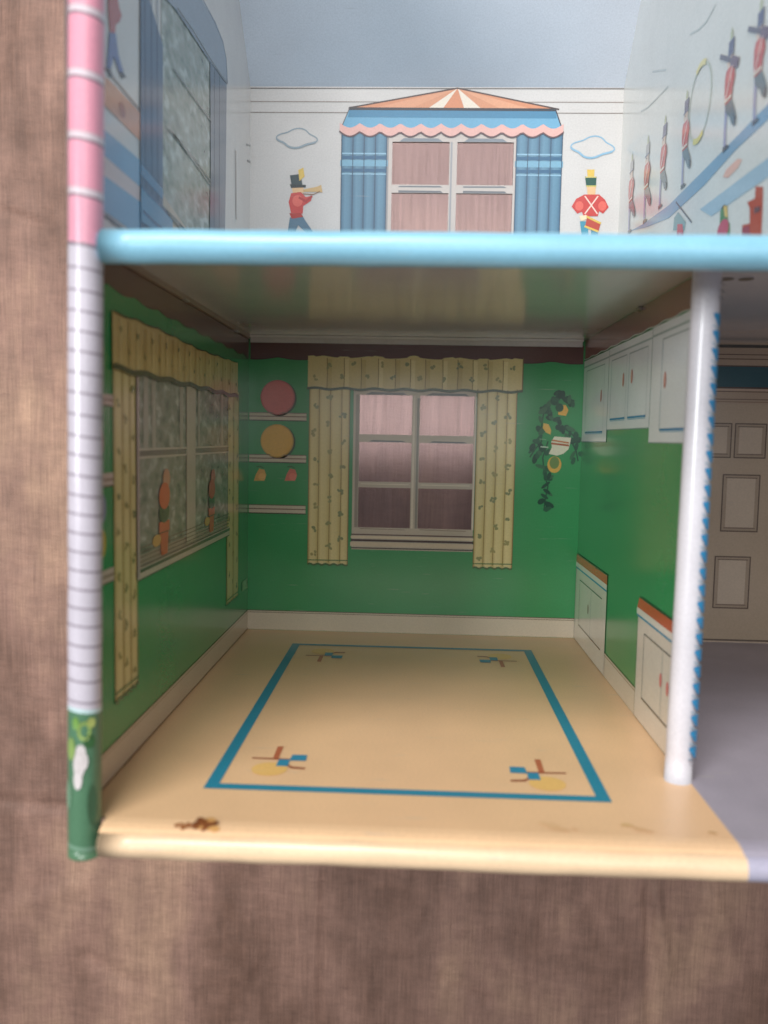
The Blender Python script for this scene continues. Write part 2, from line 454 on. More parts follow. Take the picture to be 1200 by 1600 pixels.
# upper floor slab
m = Mesh()
prof = [(0.0, 0.0), (.30, 0.0), (.325, -.0008), (ZF, -.0030)]          # the sheet dips into its rolled edge
for (za, da), (zb, db) in zip(prof, prof[1:]):
    m.quad([(0.0, H + da, za), (XR, H + da, za), (XR, H + db, zb), (0.0, H + db, zb)], (228, 231, 242))
    m.quad([(0.0, H + .0008 + da, za), (0.0, H + .0008 + db, zb), (XR, H + .0008 + db, zb), (XR, H + .0008 + da, za)], (150, 200, 225))
slab = m.build("floor", SLABTIN, house, label="upper floor sheet, glossy beige underneath with a light blue front edge")
tube("rolled_edge", 'x', 0.0126, XR, .2160, ZF, .0061, [(0.0126, (140, 196, 218))], slab, dent=0.05, label="light blue rolled edge of the upper floor")

# folded flanges where the slab meets the walls
m = Mesh()
m.box((0.0012, H - .0052, .0002), (XP - .0022, H - .0002, .0016), (205, 202, 205))
m.box((0.0012, H - .0016, .0016), (XP - .0022, H - .0002, .0060), (225, 222, 224))
m.build("flange", EDGE, slab, label="pale folded flange along the far wall")
m = Mesh()
m.box((0.0002, H - .0030, .0060), (0.0016, H - .0001, ZF - .01), (150, 130, 118))
m.build("flange", EDGE, slab)
for (z, y) in ((0.18170, 0.22119), (0.04871, 0.22081)):
    m = Mesh(); m.box((0.0003, y - .0009, z - .0045), (0.0022, y + .0002, z + .0045), (220, 215, 205))
    m.build("metal_tab", TABMETAL, left)
z, y = (0.16012, 0.22216)
m = Mesh(); m.box((XP - .0022, y - .0006, z - .004), (XP - .0003, y + .0008, z + .004), (220, 215, 205)); m.build("metal_tab", TABMETAL, part)

on_ceiling = lambda u, v, h: (u, H - h, v)
for q in ((0.26680, 0.24623), (0.27547, 0.24679)):
    p = Print(on_ceiling); p.ell(q, .0034, .0042, (74, 66, 56), 0, n=10); p.build("slot", slab)

# roof slope
m = Mesh()
m.quad([(-.004, .4033, 0.0), (XR + .004, .4033, 0.0), (XR + .004, .573, .17), (-.004, .573, .17)], (222, 223, 230))
m.quad([(-.004, .4045, -.0012), (-.004, .5742, .1688), (XR + .004, .5742, .1688), (XR + .004, .4045, -.0012)], (165, 70, 55))
roof = m.build("roof", TIN, house, label="lavender grey inside of the roof slope")
m = Mesh()
y0 = 0.4033; m.box((0.0035, y0 - .0004, .0006), (0.0056, y0 + .018, .0185), (226, 226, 228)); 
# outdoor face: porch block and sills that keep the house off the cloth
m = Mesh()
m.box((0.33, 0.0, GAP + .003), (0.47, 0.012, -.0008), (170, 165, 160))
m.box((0.32, 0.225, GAP + .003), (0.48, 0.232, -.0008), (165, 70, 55))
for xx in (0.333, 0.461): m.box((xx, 0.012, GAP + .004), (xx + .006, 0.225, GAP + .010), (225, 222, 215))
m.build("porch", EDGE, house)
for xa, xb in ((-0.0007, 0.03), (0.5, XR)):
    m = Mesh(); m.box((xa, .4046, GAP + .003), (xb, .4066, -.0008), (165, 70, 55)); m.build("eave_bracket", EDGE, house)

# tall rolled front edge of the side wall: green at the foot, white brick, pink siding
bands = [(-.0134, (84, 122, 92)), (-.0095, (116, 150, 126)), (-.0080, (80, 120, 90)), (.0440, (190, 215, 215))]
brick = (198, 191, 200); joint = (150, 140, 150)
lines_px = [404, 438, 469, 500, 531, 564, 595, 629, 662, 692, 724, 755, 785, 815, 845, 875, 905, 935, 964, 996, 1026, 1054, 1088]
ys = sorted(0.278 - (p - 100) / 4295 for p in lines_px)
bands.append((.0455, brick))
for yv in ys:
    bands += [(yv - .0005, joint), (yv + .0005, brick)]
bands += [(.2148, (140, 125, 135)), (.2162, (224, 156, 174))]
pk = (226, 154, 172)
for p in (289, 206, 115, 22, -66, -152, -238, -322, -405):
    yv = 0.278 - (p - 100) / 4295
    bands += [(yv - .0020, (140, 112, 124)), (yv - .0010, (214, 198, 204)), (yv + .0010, (205, 165, 175)), (yv + .0016, pk)]
post = tube("rolled_edge", 'y', -.0134, .4033, .0070, ZF, .0062, bands, left, seg=40, tilt=-.0009, dent=0.03, label="rolled front edge printed green, white brick and pink siding")
on_post = on_tube(.0070, ZF, .0062, LEAN)
for v_ in post.data.vertices: v_.co.x += LEAN * (v_.co.y - .278)
p = Print(on_post, 0.00015)
for (a, yv, rx, ry, c) in ((-.003, .030, .0018, .0045, (132, 158, 88)), (.002, .037, .0024, .0038, (136, 160, 84)), (.0045, .040, .0016, .002, (168, 178, 100)),
                           (-.001, .040, .0013, .0025, (110, 150, 70)), (.004, .033, .002, .0026, (52, 92, 50)), (-.0045, .012, .0016, .006, (112, 150, 122)), (.005, .008, .0018, .008, (60, 94, 66))):
    p.ell((a, yv), rx, ry, c, 0, n=14)
for (a, yv, rx, ry) in ((.0002, .0240, .0021, .0052), (.0008, .0290, .0018, .003), (-.0002, .0185, .0016, .004), (.0018, .0255, .0016, .0036)):
    p.ell((a, yv), rx, ry, (206, 198, 196), 1, n=14)
p.build("flower", left, "white blossom among leaves printed on the green foot", EDGE)

# partition's rolled edge with the blue hall border creeping round it
b2 = [(-.0004, (214, 211, 216))]
ptube = tube("rolled_edge", 'y', -.0004, H - .0005, .2492, ZP, .0059, b2, part, seg=36, dent=0.02, label="white rolled edge with a blue zigzag border")
for v_ in ptube.data.vertices: v_.co.x += .009 * (v_.co.y - .278)
on_pt = on_tube(.2492, ZP, .0059, .009)
p = Print(on_pt, 0.00012)
yv = .2030; k = 0
while yv > .0170:
    w = .0033 + .0003 * sin(k * 2.1)
    cut = (.0018, .0032, .0045, .0058, .0071, .0086)
    dep = (.0010, .0030, .0050, .0052, .0052, .0052)
    for (ua, ub, da, db) in zip(cut, cut[1:], dep, dep[1:]):
        p.poly([(ua, yv + .0001), (ub, yv + .0001), (ub, yv - db), (ua, yv - da)], (40, 140, 190), 0)
    p.line([(.0018 + .0008 * j, yv - .0050 - .0004 * j) for j in range(6)], .0006, (150, 175, 190), 0)
    yv -= .00715 + .0002 * sin(k); k += 1
for dy in (.2090, .2120, .2150): p.line([(.0036 + .001 * j, dy + .0006 * (1 - min(j, 2) / 2)) for j in range(6)], .0007, (120, 122, 126), 0)
p.line([(.0020 + .001 * j, .0115 - .0003 * min(j, 4)) for j in range(8)], .0006, (130, 120, 125), 0)
p.build("zigzag_border", part, None, EDGE)
tube("rolled_edge", 'y', H + .001, .4033, XU + .0045, ZF, .0062, [(H + .001, (214, 214, 214))], upart, seg=24)
tube("rolled_edge", 'y', -.0134, .4033, XR - .0062, ZF, .0062, [(-.0134, (62, 112, 76)), (.0440, brick), (.215, pk)], right_outer, seg=24)
# ---------------------------------------------------------------- printed decoration, far kitchen wall
DKB = (92, 60, 56)
CUR = [(0, (196, 174, 104)), (.12, (226, 210, 150)), (.3, (218, 200, 136)), (.5, (228, 214, 158)), (.72, (214, 194, 128)), (.88, (228, 212, 150)), (1, (190, 168, 98))]
def motif(p, x, y, s, rnd, layer=3):
    c = rnd.choice([(150, 150, 98), (136, 142, 98), (164, 156, 100)])
    for k in range(4):
        a = rnd.random() * 6.28; d = s * rnd.uniform(.3, .8)
        p.ell((x + d * cos(a), y + d * sin(a)), s * rnd.uniform(.35, .6), s * rnd.uniform(.3, .5), c, layer, rnd.random() * 3, 8)
def fold(p, x, y0, y1, w=.0006, c=(150, 128, 70)):
    p.line([(x, y0), (x + .0003, (y0 + y1) / 2), (x, y1)], w, c, 2)

# brown scalloped border under the ceiling
p = Print(on_back)
pts = [(0.001, H - .004), (XP - .001, H - .004)]
n = 60
for k in range(n + 1):
    x = XP - .001 - (XP - .002) * k / n
    pts.append((x, .2078 - .0013 * abs(sin((x + .012) / .034 * pi)) * 1.5))
p.poly(pts, DKB, 0)
p.line(pts[2:], .0006, (70, 46, 44), 1)
p.build("scalloped_border", wall_b)

# baseboards
BB = .0150
p = Print(on_back); p.rect((0, 0.0002), (XP, BB), (216, 204, 182), 0)
p.line([(0, BB), (XP, BB)], .0006, (90, 80, 60), 1); p.line([(0, BB - .0014), (XP, BB - .0014)], .0005, (130, 112, 92), 1)
p.build("baseboard", wall_b)
p = Print(on_left); p.rect((0, 0.0002), (ZF - .002, BB), (206, 188, 172), 0)
p.line([(0, BB), (ZF, BB)], .0006, (96, 90, 62), 1); p.line([(0, BB - .0018), (ZF, BB - .0018)], .0004, (160, 140, 124), 1); p.line([(0, .0006), (ZF, .0006)], .0008, (140, 100, 70), 2)
p.build("baseboard", left)
p = Print(on_right); p.rect((0, 0.0002), (ZP, BB), (216, 206, 188), 0)
p.line([(0, BB), (ZP, BB)], .0006, (110, 110, 80), 1); p.line([(0, BB - .0016), (ZP, BB - .0016)], .0005, (150, 130, 104), 1)
p.build("baseboard", part)

# window casing on the far kitchen wall
a = (0.07925, 0.06399); b = (0.17104, 0.18732)
FR = (200, 188, 172)
p = Print(on_back)
def strip(x0, y0, x1, y1, c=FR, layer=0): p.rect((x0, y0), (x1, y1), c, layer)
X0, Y0, X1, Y1 = a[0], a[1], b[0], b[1]
px0, px1, px2, px3 = (0.08384, 0.14089)[0], (0.12337, 0.14166)[0], (0.12914, 0.14177)[0], (0.16966, 0.14255)[0]
py = [(0.12808, 0.08080)[1], (0.12741, 0.11138)[1], (0.12731, 0.11573)[1], (0.12666, 0.14556)[1], (0.12653, 0.15131)[1], (0.12588, 0.18087)[1]]
strip(X0, Y0, px0, Y1); strip(px3, Y0, X1, Y1); strip(px1, py[0], px2, py[5]); strip(px0, Y0, px3, py[0]); strip(px0, py[5], px3, Y1)
for (u, v) in ((py[1], py[2]), (py[3], py[4])):
    strip(px0, u, px1, v); strip(px2, u, px3, v)
GR = (118, 122, 124)
for (xa, xb) in ((px0, px1), (px2, px3)):
    w = xb - xa
    p.poly([(xa + .1 * w, py[5] + .0002), (xb - .1 * w, py[5] + .0002), (xb - .17 * w, py[5] + .0018), (xa + .22 * w, py[5] + .0020)], GR, 1)
    p.poly([(xa + .18 * w, py[3] + .0002), (xb - .1 * w, py[3] + .0002), (xb - .18 * w, py[3] + .0013), (xa + .25 * w, py[3] + .0015)], GR, 1)
    p.line([(xa + .05 * w, py[1] + .0026), (xb - .05 * w, py[1] + .0026)], .0006, (232, 222, 206), 1)
    p.line([(xa + .04 * w, py[0] - .0008), (xb - .1 * w, py[0] - .0012)], .0004, (140, 120, 105), 1)
p.rect((px0 - .0028, py[0]), (px0 - .0003, py[5]), (158, 148, 136), 1)
p.rect((px3 + .0004, py[0]), (px3 + .0016, py[5]), (226, 216, 200), 1)
p.rect((px2 - .0022, py[0]), (px2 - .0004, py[5] - .002), (150, 146, 138), 1)
p.rect((px1 + .0006, py[0]), (px1 + .0022, py[5]), (224, 214, 198), 1)
for v, c, w in ((0.07543, (88, 58, 50), .0009), (0.07104, (64, 44, 40), .0016), (0.06517, (64, 60, 48), .0009)):
    p.line([(X0, v), (X1, v)], w, c, 2)
v = (0.12824, 0.07348)[1]; p.line([(X0, v), (X1, v)], .0018, (226, 210, 184), 1)
v = (0.12836, 0.06810)[1]; p.line([(X0, v), (X1, v)], .0032, (214, 198, 174), 1)
p.build("window_frame", wall_b, "beige printed window casing with six open panes")

rnd = random.Random(3)
def curtain(frame, parent, x0, x1, y0, y1, folds, name="curtain", label=None, trim=True, ms=.0026, mstep=.0105):
    p = Print(frame)
    lo, hi = min(x0, x1), max(x0, x1)
    n = len(folds) + 1
    edges = [lo] + [lo + (hi - lo) * f for f in folds] + [hi]
    for ea, eb in zip(edges, edges[1:]):
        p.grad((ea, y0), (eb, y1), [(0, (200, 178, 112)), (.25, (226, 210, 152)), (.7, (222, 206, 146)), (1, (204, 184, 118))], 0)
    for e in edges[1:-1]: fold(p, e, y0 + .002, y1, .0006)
    y = y0 + .008
    col = 0
    while y < y1 - .002:
        x = lo + (hi - lo) * ((.16, .5, .82)[col % 3]) + rnd.uniform(-.001, .001)
        motif(p, x, y, ms, rnd); y += mstep * rnd.uniform(.8, 1.15) * .62; col += 1
    if trim:
        n = 24; pts = []
        for k in range(n + 1):
            x = lo + (hi - lo) * k / n; pts.append((x, y0 + .0005 * sin(k * 1.3)))
        p.line(pts, .0014, (60, 104, 58), 4)
        p.line([(lo, y0 + .0032), (hi, y0 + .0034)], .0007, (66, 120, 66), 4)
    p.line([(hi, y0), (hi, y1)], .0006, (136, 112, 66), 2); p.line([(lo, y0), (lo, y1)], .0006, (150, 124, 70), 2)
    p.build(name, parent, label)
a = (0.04610, 0.05186); b = (0.07636, 0.18575)
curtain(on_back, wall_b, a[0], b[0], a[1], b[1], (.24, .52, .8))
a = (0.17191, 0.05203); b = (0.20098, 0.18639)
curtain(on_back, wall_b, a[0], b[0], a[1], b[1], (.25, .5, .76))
p = Print(on_back, 0.0003)
a = (0.04456, 0.18522); b = (0.20450, 0.20953)
pts = [(a[0], a[1] - .0006), (b[0], a[1] + .0006)]
n = 80
top = [(b[0] + (a[0] - b[0]) * k / n, b[1] - .0002 - .0016 * abs(sin((b[0] + (a[0] - b[0]) * k / n + .012) / .034 * pi)) + (.001 if k % 13 < 4 else 0)) for k in range(n + 1)]
p.poly(pts + top, (216, 198, 138), 0)
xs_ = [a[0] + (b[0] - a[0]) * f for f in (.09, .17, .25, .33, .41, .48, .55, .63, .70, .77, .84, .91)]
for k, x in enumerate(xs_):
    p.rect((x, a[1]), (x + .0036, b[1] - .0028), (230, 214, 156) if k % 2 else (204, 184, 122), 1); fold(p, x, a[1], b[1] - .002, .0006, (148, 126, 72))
rnd = random.Random(5)
for k in range(16): motif(p, a[0] + (b[0] - a[0]) * (k + .6) / 16.4, b[1] - (.0060 if k % 2 else .0155) - rnd.uniform(0, .002), .0024, rnd)
p.line([(a[0] + (b[0] - a[0]) * k / 60, a[1] - .0004 + .0006 * sin(k * .75)) for k in range(61)], .0018, (64, 82, 50), 4)
p.line([(b[0] + .0003, a[1]), (b[0] + .0003, b[1])], .0006, (112, 96, 56), 3)
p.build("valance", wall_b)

# plate shelves
def plate(frame, parent, c, r, col, label):
    p = Print(frame)
    p.ell((c[0] + .0010, c[1] - .0006), r * 1.03, r * 1.02, (34, 70, 40), 0, n=40)
    p.ell(c, r, r, tuple(int(v * .88) for v in col), 1, n=40); p.ell((c[0] - .0002, c[1] + .0002), r * .93, r * .93, col, 2, n=40)
    p.build("plate", parent, label)
for (v1, v0) in ((0.16612, 0.16039), (0.13452, 0.12875), (0.09636, 0.09004)):
    p = Print(on_back)
    x0 = 0.0005; x1 = (0.04383, 0.16417)[0]
    p.rect((x0, v0), (x1, v1), (208, 196, 178), 0); m_ = (v0 + v1) / 2
    p.line([(x0, v0), (x1, v0)], .0008, (58, 58, 40), 1); p.line([(x0, m_ + .0002), (x1, m_ + .0002)], .0007, (112, 84, 70), 1); p.line([(x0, v1), (x1, v1)], .0006, (100, 92, 70), 1)
    p.build("shelf", wall_b)
c = (0.02190, 0.17768); plate(on_back, wall_b, c, .0130, (206, 102, 96), "coral pink plate")
c = (0.02169, 0.14500); plate(on_back, wall_b, c, .0126, (226, 176, 74), "mustard yellow plate")
for (c, col) in (((0.00920, 0.11909), (222, 170, 96)), ((0.03264, 0.11958), (216, 118, 100))):
    p = Print(on_back)
    p.poly([(c[0] - .0050, c[1] - .0046), (c[0] - .0035, c[1] + .0004), (c[0] - .0010, c[1] + .0048), (c[0] + .0030, c[1] + .0040), (c[0] + .0044, c[1]), (c[0] + .0030, c[1] - .0044)], col, 0)
    p.ell((c[0] + .0012, c[1] - .0015), .0028, .0028, tuple(min(255, v + 16) for v in col), 1, n=12)
    p.line([(c[0] - .0028, c[1] + .0060), (c[0] - .0002, c[1] + .0066), (c[0] + .0024, c[1] + .0052)], .0005, (48, 66, 40), 1)
    p.build("cup", wall_b)

# hanging wall planter with trailing ivy
p = Print(on_back); rnd = random.Random(11)
path = [(0.23318, 0.18552), (0.22684, 0.17785), (0.22333, 0.16974), (0.22918, 0.16511), (0.23508, 0.15904), (0.24184, 0.15537), (0.24683, 0.14881)]
path2 = [(0.22136, 0.17208), (0.21991, 0.15877), (0.22027, 0.14830), (0.21571, 0.14249), (0.21209, 0.13668)]
path3 = [(0.22502, 0.14839), (0.22163, 0.13639), (0.22299, 0.12445), (0.22618, 0.11491), (0.22460, 0.10525), (0.22391, 0.09752)]
path4 = [(0.24256, 0.14872), (0.24615, 0.14165), (0.24783, 0.13452)]
path5 = [(0.22674, 0.18069), (0.23524, 0.18083), (0.24333, 0.17908)]
for pa, dens in ((path, 5), (path2, 3), (path3, 4), (path4, 3), (path5, 4)):
    p.line(pa, .0010, (36, 84, 62), 1)
    for q, r_ in zip(pa, pa[1:]):
        for k in range(dens):
            t = rnd.random(); x = q[0] + (r_[0] - q[0]) * t + rnd.uniform(-.0036, .0036); y = q[1] + (r_[1] - q[1]) * t + rnd.uniform(-.003, .003)
            p.ell((x, y), rnd.uniform(.0022, .0042), rnd.uniform(.0012, .0022), rnd.choice([(30, 84, 60), (24, 72, 54), (40, 96, 68), (56, 110, 76)]), 2, rnd.random() * 3, 9)
def bp(l): return [tuple(q) for q in l]
p.poly(bp([(0.23163, 0.17604), (0.23732, 0.17567), (0.23934, 0.17192), (0.23761, 0.16763), (0.23190, 0.16847)]), (236, 186, 84), 3)
p.ell((0.23266, 0.17370), .0030, .0032, (30, 84, 56), 4)
p.poly(bp([(0.22122, 0.16212), (0.22505, 0.16124), (0.22709, 0.15700), (0.22673, 0.15366), (0.22336, 0.15503), (0.22088, 0.15831)]), (232, 190, 96), 3)
p.ell((0.23037, 0.13131), .0052, .0062, (226, 180, 84), 3); p.ell((0.23032, 0.13274), .0036, .0046, (112, 140, 76), 4)
p.poly(bp([(0.22963, 0.15229), (0.24198, 0.15157), (0.24163, 0.14823), (0.24040, 0.14297), (0.23673, 0.13956), (0.23203, 0.13803), (0.22581, 0.13934), (0.22802, 0.14416), (0.22739, 0.14844)]), (232, 230, 206), 5)
p.line(bp([(0.22831, 0.14941), (0.24023, 0.14773)]), .0011, (196, 120, 60), 6); p.line(bp([(0.22792, 0.14702), (0.24030, 0.14582)]), .0014, (176, 92, 50), 6)
p.line(bp([(0.21992, 0.14448), (0.22517, 0.14410)]), .0009, (190, 214, 190), 3); p.line(bp([(0.21878, 0.15018), (0.22354, 0.14979)]), .0006, (120, 170, 130), 3)
p.build("planter", wall_b, "white striped cup planter with trailing dark ivy")

# ---------------------------------------------------------------- printed decoration, kitchen side wall
p = Print(on_left)
n = 60; pts = [(0.0005, H - .0004), (ZF, H - .0004)]
for k in range(n + 1):
    z = ZF - (ZF - .0005) * k / n; pts.append((z, .2078 + .0018 * z / ZF - .0018 * abs(sin((z + .01) / .034 * pi))))
p.poly(pts, (98, 68, 62), 0); p.build("scalloped_border", left)
# window
zA, zB = (0.26319, 0.11268)[0], (0.06889, 0.09638)[0]
yb_, yt_ = .0815, .1790
p = Print(on_left)
p.rect((zB, yb_), (zA, yt_), (178, 164, 150), 0)
p.build("window_frame", left)
m1, m2 = (0.17799, 0.12334)[0], (0.15872, 0.12244)[0]
yM0, yM1 = (0.22555, 0.13738)[1], (0.22552, 0.14120)[1]
sill = .0920
zl0, zl1 = zB + .003, m2; zr0, zr1 = m1, zA - .002
for q0, q1 in ((zl0, zl1), (zr0, zr1)):
    g = Print(on_left); g.rect((q0, sill), (q1, yt_), (136, 144, 128), 2); g.build("garden_view", left, None, GARDEN)
p = Print(on_left, 0.00012)
# net curtains seen in the upper panes
for z, w in ((zr1 - .012, .007), (zr1 - .024, .006), (m1 + .010, .007), (zl0 + .02, .008), (zl1 - .008, .005)):
    p.rect((z - w / 2, yM1), (z + w / 2, yt_), (176, 172, 160), 3)
p.rect((m2, sill - .004), (m1, yt_), (196, 184, 170), 4)
for (za, zb_) in ((zl0, m2), (m1, zr1)):
    p.rect((za, yM0), (zb_, yM1), (112, 108, 100), 4)
    p.line([(za, yM1), (zb_, yM1)], .0010, (206, 196, 182), 5); p.line([(za, yM0), (zb_, yM0)], .0010, (206, 196, 182), 5)
for k in range(5): y = .0866 + k * .0022; p.line([(zB + .002, y), (zA, y)], .0005, (132, 112, 100), 5)
p.rect((zB, .0806), (zA, .0862), (202, 190, 176), 6); p.line([(zB, .0846), (zA, .0846)], .0018, (96, 92, 78), 7); p.line([(zB, .0806), (zA, .0806)], .0006, (70, 80, 50), 7)
p.rect((zA - .0035, .082), (zA, yt_), (186, 168, 168), 7)
p.build("window_casing", left, "printed window casing with sill, mullion and net curtains")
def potted(cx, y0, w, toplab, ytop, cols, label):
    p = Print(on_left); z = cx
    h = ytop - y0
    p.poly([(z - w * .30, y0), (z + w * .30, y0), (z + w * .42, y0 + h * .30), (z - w * .42, y0 + h * .30)], (198, 92, 60), 8)
    p.rect((z - w * .5, y0 + h * .27), (z + w * .5, y0 + h * .40), (206, 104, 70), 9); p.line([(z - w * .5, y0 + h * .27), (z + w * .5, y0 + h * .27)], .0006, (120, 60, 44), 10)
    p.ell((z, y0 + h * .50), w * .5, h * .12, (66, 104, 70), 9); p.ell((z + w * .1, y0 + h * .46), w * .35, h * .06, (48, 84, 58), 10)
    p.ell((z, y0 + h * .70), w * .52, h * .16, cols[0], 11); p.ell((z - w * .2, y0 + h * .90), w * .35, h * .12, cols[1], 10)
    p.ell((z + w * .7, y0 + h * .2), w * .4, h * .07, (206, 164, 92), 8)
    p.build("potted_plant", left, label)
z1, y1 = (0.22057, 0.08751); _, y1t = (0.22019, 0.13018)
potted(z1, y1, .018, None, y1t, ((214, 104, 62), (206, 148, 118)), "orange flower ball in a terracotta pot")
z2, y2 = (0.11990, 0.08821); _, y2t = (0.12022, 0.12660)
potted(z2, y2, .016, None, y2t, ((186, 74, 58), (176, 96, 80)), "red flower in a terracotta pot")
# curtains and valance
za, zb_ = (0.26229, 0.11260)[0], (0.29232, 0.11512)[0]
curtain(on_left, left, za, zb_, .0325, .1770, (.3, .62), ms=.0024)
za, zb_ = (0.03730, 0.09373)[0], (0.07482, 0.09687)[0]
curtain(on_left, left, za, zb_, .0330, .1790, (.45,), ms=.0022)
p = Print(on_left)
zN, zF_ = (0.29381, 0.18727)[0], (0.04377, 0.18905)[0]
pts = [(zF_, .1762), (zN, .1754)]
n = 60; pts += [(zN + (zF_ - zN) * k / n, .1990 - .0010 * abs(sin(k * .42)) + .0008 * sin(k * .13)) for k in range(n + 1)]
p.poly(pts, (214, 188, 126), 9)
for k in range(1, 22):
    z = zF_ + (zN - zF_) * k / 22; p.rect((z, .1768), (z + .0035, .1972), (224, 200, 140) if k % 2 else (200, 172, 110), 10); fold(p, z, .1770, .1972, .0006, (150, 116, 62)) if k % 3 == 0 else None
rnd = random.Random(9)
for k in range(22): motif(p, zF_ + (zN - zF_) * (k + .6) / 22.4, .1925 if k % 2 else .1840, .0016, rnd, 12)
p.line([(zF_ + (zN - zF_) * k / 50, .1758 + .0006 * sin(k * .8)) for k in range(51)], .0024, (58, 70, 46), 12)
p.line([pts[2 + k] for k in range(0, n + 1)], .0006, (72, 74, 44), 11)
p.build("valance", left)
# plates and shelves nearest the opening
zS = (0.29251, 0.14219)[0]
for (ya, yb2) in (((0.29804, 0.16437)[1], (0.29814, 0.15964)[1]), ((0.29877, 0.13192)[1], (0.29889, 0.12634)[1]), ((0.29967, 0.09185)[1], (0.29980, 0.08593)[1])):
    p = Print(on_left); p.rect((zS, yb2), (ZF - .004, ya), (206, 186, 178), 0); mm = (ya + yb2) / 2
    p.line([(zS, mm), (ZF - .004, mm)], .0010, (146, 122, 112), 1); p.line([(zS, yb2), (ZF - .004, yb2)], .0006, (80, 84, 56), 1)
    p.build("shelf", left)
z, y = (0.30235, 0.18245); plate(on_left, left, (z + .0130, y), .0130, (212, 166, 70), "yellow plate nearest the opening")
z, y = (0.30322, 0.14490); plate(on_left, left, (z + .0130, y), .0130, (206, 136, 124), "pink plate nearest the opening")
for (q, col) in (((0.30637, 0.11761), (150, 160, 190)), ((0.30672, 0.10320), (206, 180, 70))):
    p = Print(on_left); p.ell(q, .005, .0062, col, 1); p.ell((q[0] + .002, q[1] - .002), .003, .003, (70, 110, 60), 2); p.build("cup", left)
p = Print(on_left); a = (0.02221, 0.03283); b = (0.00318, 0.04033); p.rect((b[0], a[1]), (a[0], b[1]), (150, 190, 150), 1); p.rect((b[0] + .001, a[1] + .001), (b[0] + .003, b[1] - .001), (60, 110, 70), 2)
p.build("socket_plate", left)

# ---------------------------------------------------------------- printed cupboards on the partition
CW = (232, 238, 240); BL = (38, 128, 180); TB = (150, 178, 186); HN = (206, 130, 120)
p = Print(on_right)
yk0, yk1 = .2085, .2078
n = 60; pts = [(0.0005, H - .0004), (ZP - .002, H - .0004)]
for k in range(n + 1):
    z = ZP - .002 - (ZP - .0025) * k / n; pts.append((z, .2095 + .0010 * z - .0009 * abs(sin(z / .030 * pi))))
p.poly(pts, (132, 86, 76), 0); p.line(pts[2:], .0006, (206, 216, 210), 1)
p.build("scalloped_border", part)
zA0, zA1 = .0008, (0.08578, 0.16967)[0]
zB1 = (0.18958, 0.16614)[0]; zC1 = ZP - .004
yA, yBm, yC = (0.03904, 0.14897)[1], (0.14530, 0.15662)[1], (0.22636, 0.14884)[1]
ytop = .2078
def cupboard(z0, z1, y0, y1, doors, label, handles, ylines=True):
    p = Print(on_right)
    p.rect((z0, y0), (z1, y1), CW, 1)
    p.line([(z0, y0), (z1, y0)], .0006, (140, 160, 160), 2); p.line([(z1, y0), (z1, y1)], .0006, TB, 2)
    p.line([(z0, y1 - .0045), (z1, y1 - .0045)], .0012, (176, 192, 190), 2)
    w = (z1 - z0) / len(doors)
    for (d0, d1) in doors:
        a0, a1 = z0 + (z1 - z0) * d0, z0 + (z1 - z0) * d1
        p.line([(a0, y0 + .006), (a0, y1 - .008)], .0006, TB, 3); p.line([(a1, y0 + .006), (a1, y1 - .008)], .0005, (186, 200, 200), 3)
        p.line([(a0, y1 - .008), (a1, y1 - .008)], .0008, (178, 190, 190), 3)
        p.line([(a0 + .001, y0 + .0065), (a1 - .001, y0 + .0065)], .0012, BL, 3); p.line([(a0 + .0015, y0 + .0054), (a1 - .001, y0 + .0054)], .0005, (150, 190, 210), 3)
    for (hz, hy) in handles:
        z = z0 + (z1 - z0) * hz; y = y0 + (y1 - y0) * hy
        p.ell((z, y), .0022, .0042, HN, 4, n=14); p.ell((z, y + .0004), .0012, .0030, (230, 178, 168), 5, n=12)
    p.build("cupboard", part, label)
cupboard(zA0, zA1, yA, ytop, [(.14, .86)], "single-door white wall cupboard in the far corner", [(.76, .52)])
cupboard(zA1 + .0004, zB1 - .0004, yBm, ytop + .0002, [(.08, .47), (.53, .93)], "double-door white wall cupboard", [(.40, .57), (.60, .58)])
cupboard(zB1, zC1, yC, ytop + .0006, [(.24, .92)], "single-door white wall cupboard nearest the opening", [(.32, .52)])
def base_unit(z0, z1, yc_, label, knobs):
    p = Print(on_right)
    p.rect((z0, .0006), (z1, yc_ - .0075), (222, 216, 204), 4)
    p.poly([(z0 - .003, yc_ - .0075), (z1, yc_ - .0075), (z1, yc_ - .001), (z0 + .001, yc_ - .001)], (198, 84, 50), 5)
    p.poly([(z0 - .003, yc_ - .0106), (z1, yc_ - .0106), (z1, yc_ - .0072), (z0 - .003, yc_ - .0072)], (234, 230, 222), 6)
    p.line([(z0 - .002, yc_ - .0112), (z1, yc_ - .0112)], .0012, (58, 146, 184), 7)
    p.line([(z0 + .001, yc_ - .001), (z1, yc_ - .001)], .0008, (60, 50, 40), 7)
    p.line([(z0, .0006), (z0, yc_ - .0112)], .0006, (120, 128, 118), 7)
    zi = z0 + (z1 - z0) * .16; zo = z1 - (z1 - z0) * .12
    p.line([(zi, .014), (zi, yc_ - .0185)], .0006, (130, 140, 140), 7); p.line([(zi, yc_ - .0185), (zo, yc_ - .0185)], .0007, (90, 96, 96), 7); p.line([(zi, .014), (zo, .014)], .0009, (80, 80, 76), 7)
    if z1 - z0 > .05: p.line([((zi + zo) / 2 + .004, .014), ((zi + zo) / 2 + .004, yc_ - .0185)], .0006, (170, 180, 180), 7)
    for (q, c) in knobs: p.ell(q, .0022, .0036, c, 8, n=14)
    p.build("cupboard", part, label)
base_unit(.0008, (0.10653, 0.04407)[0], (0.05978, 0.06598)[1], "low white cupboard with an orange-red top in the far corner", [((0.05079, 0.03221), (170, 150, 140))])
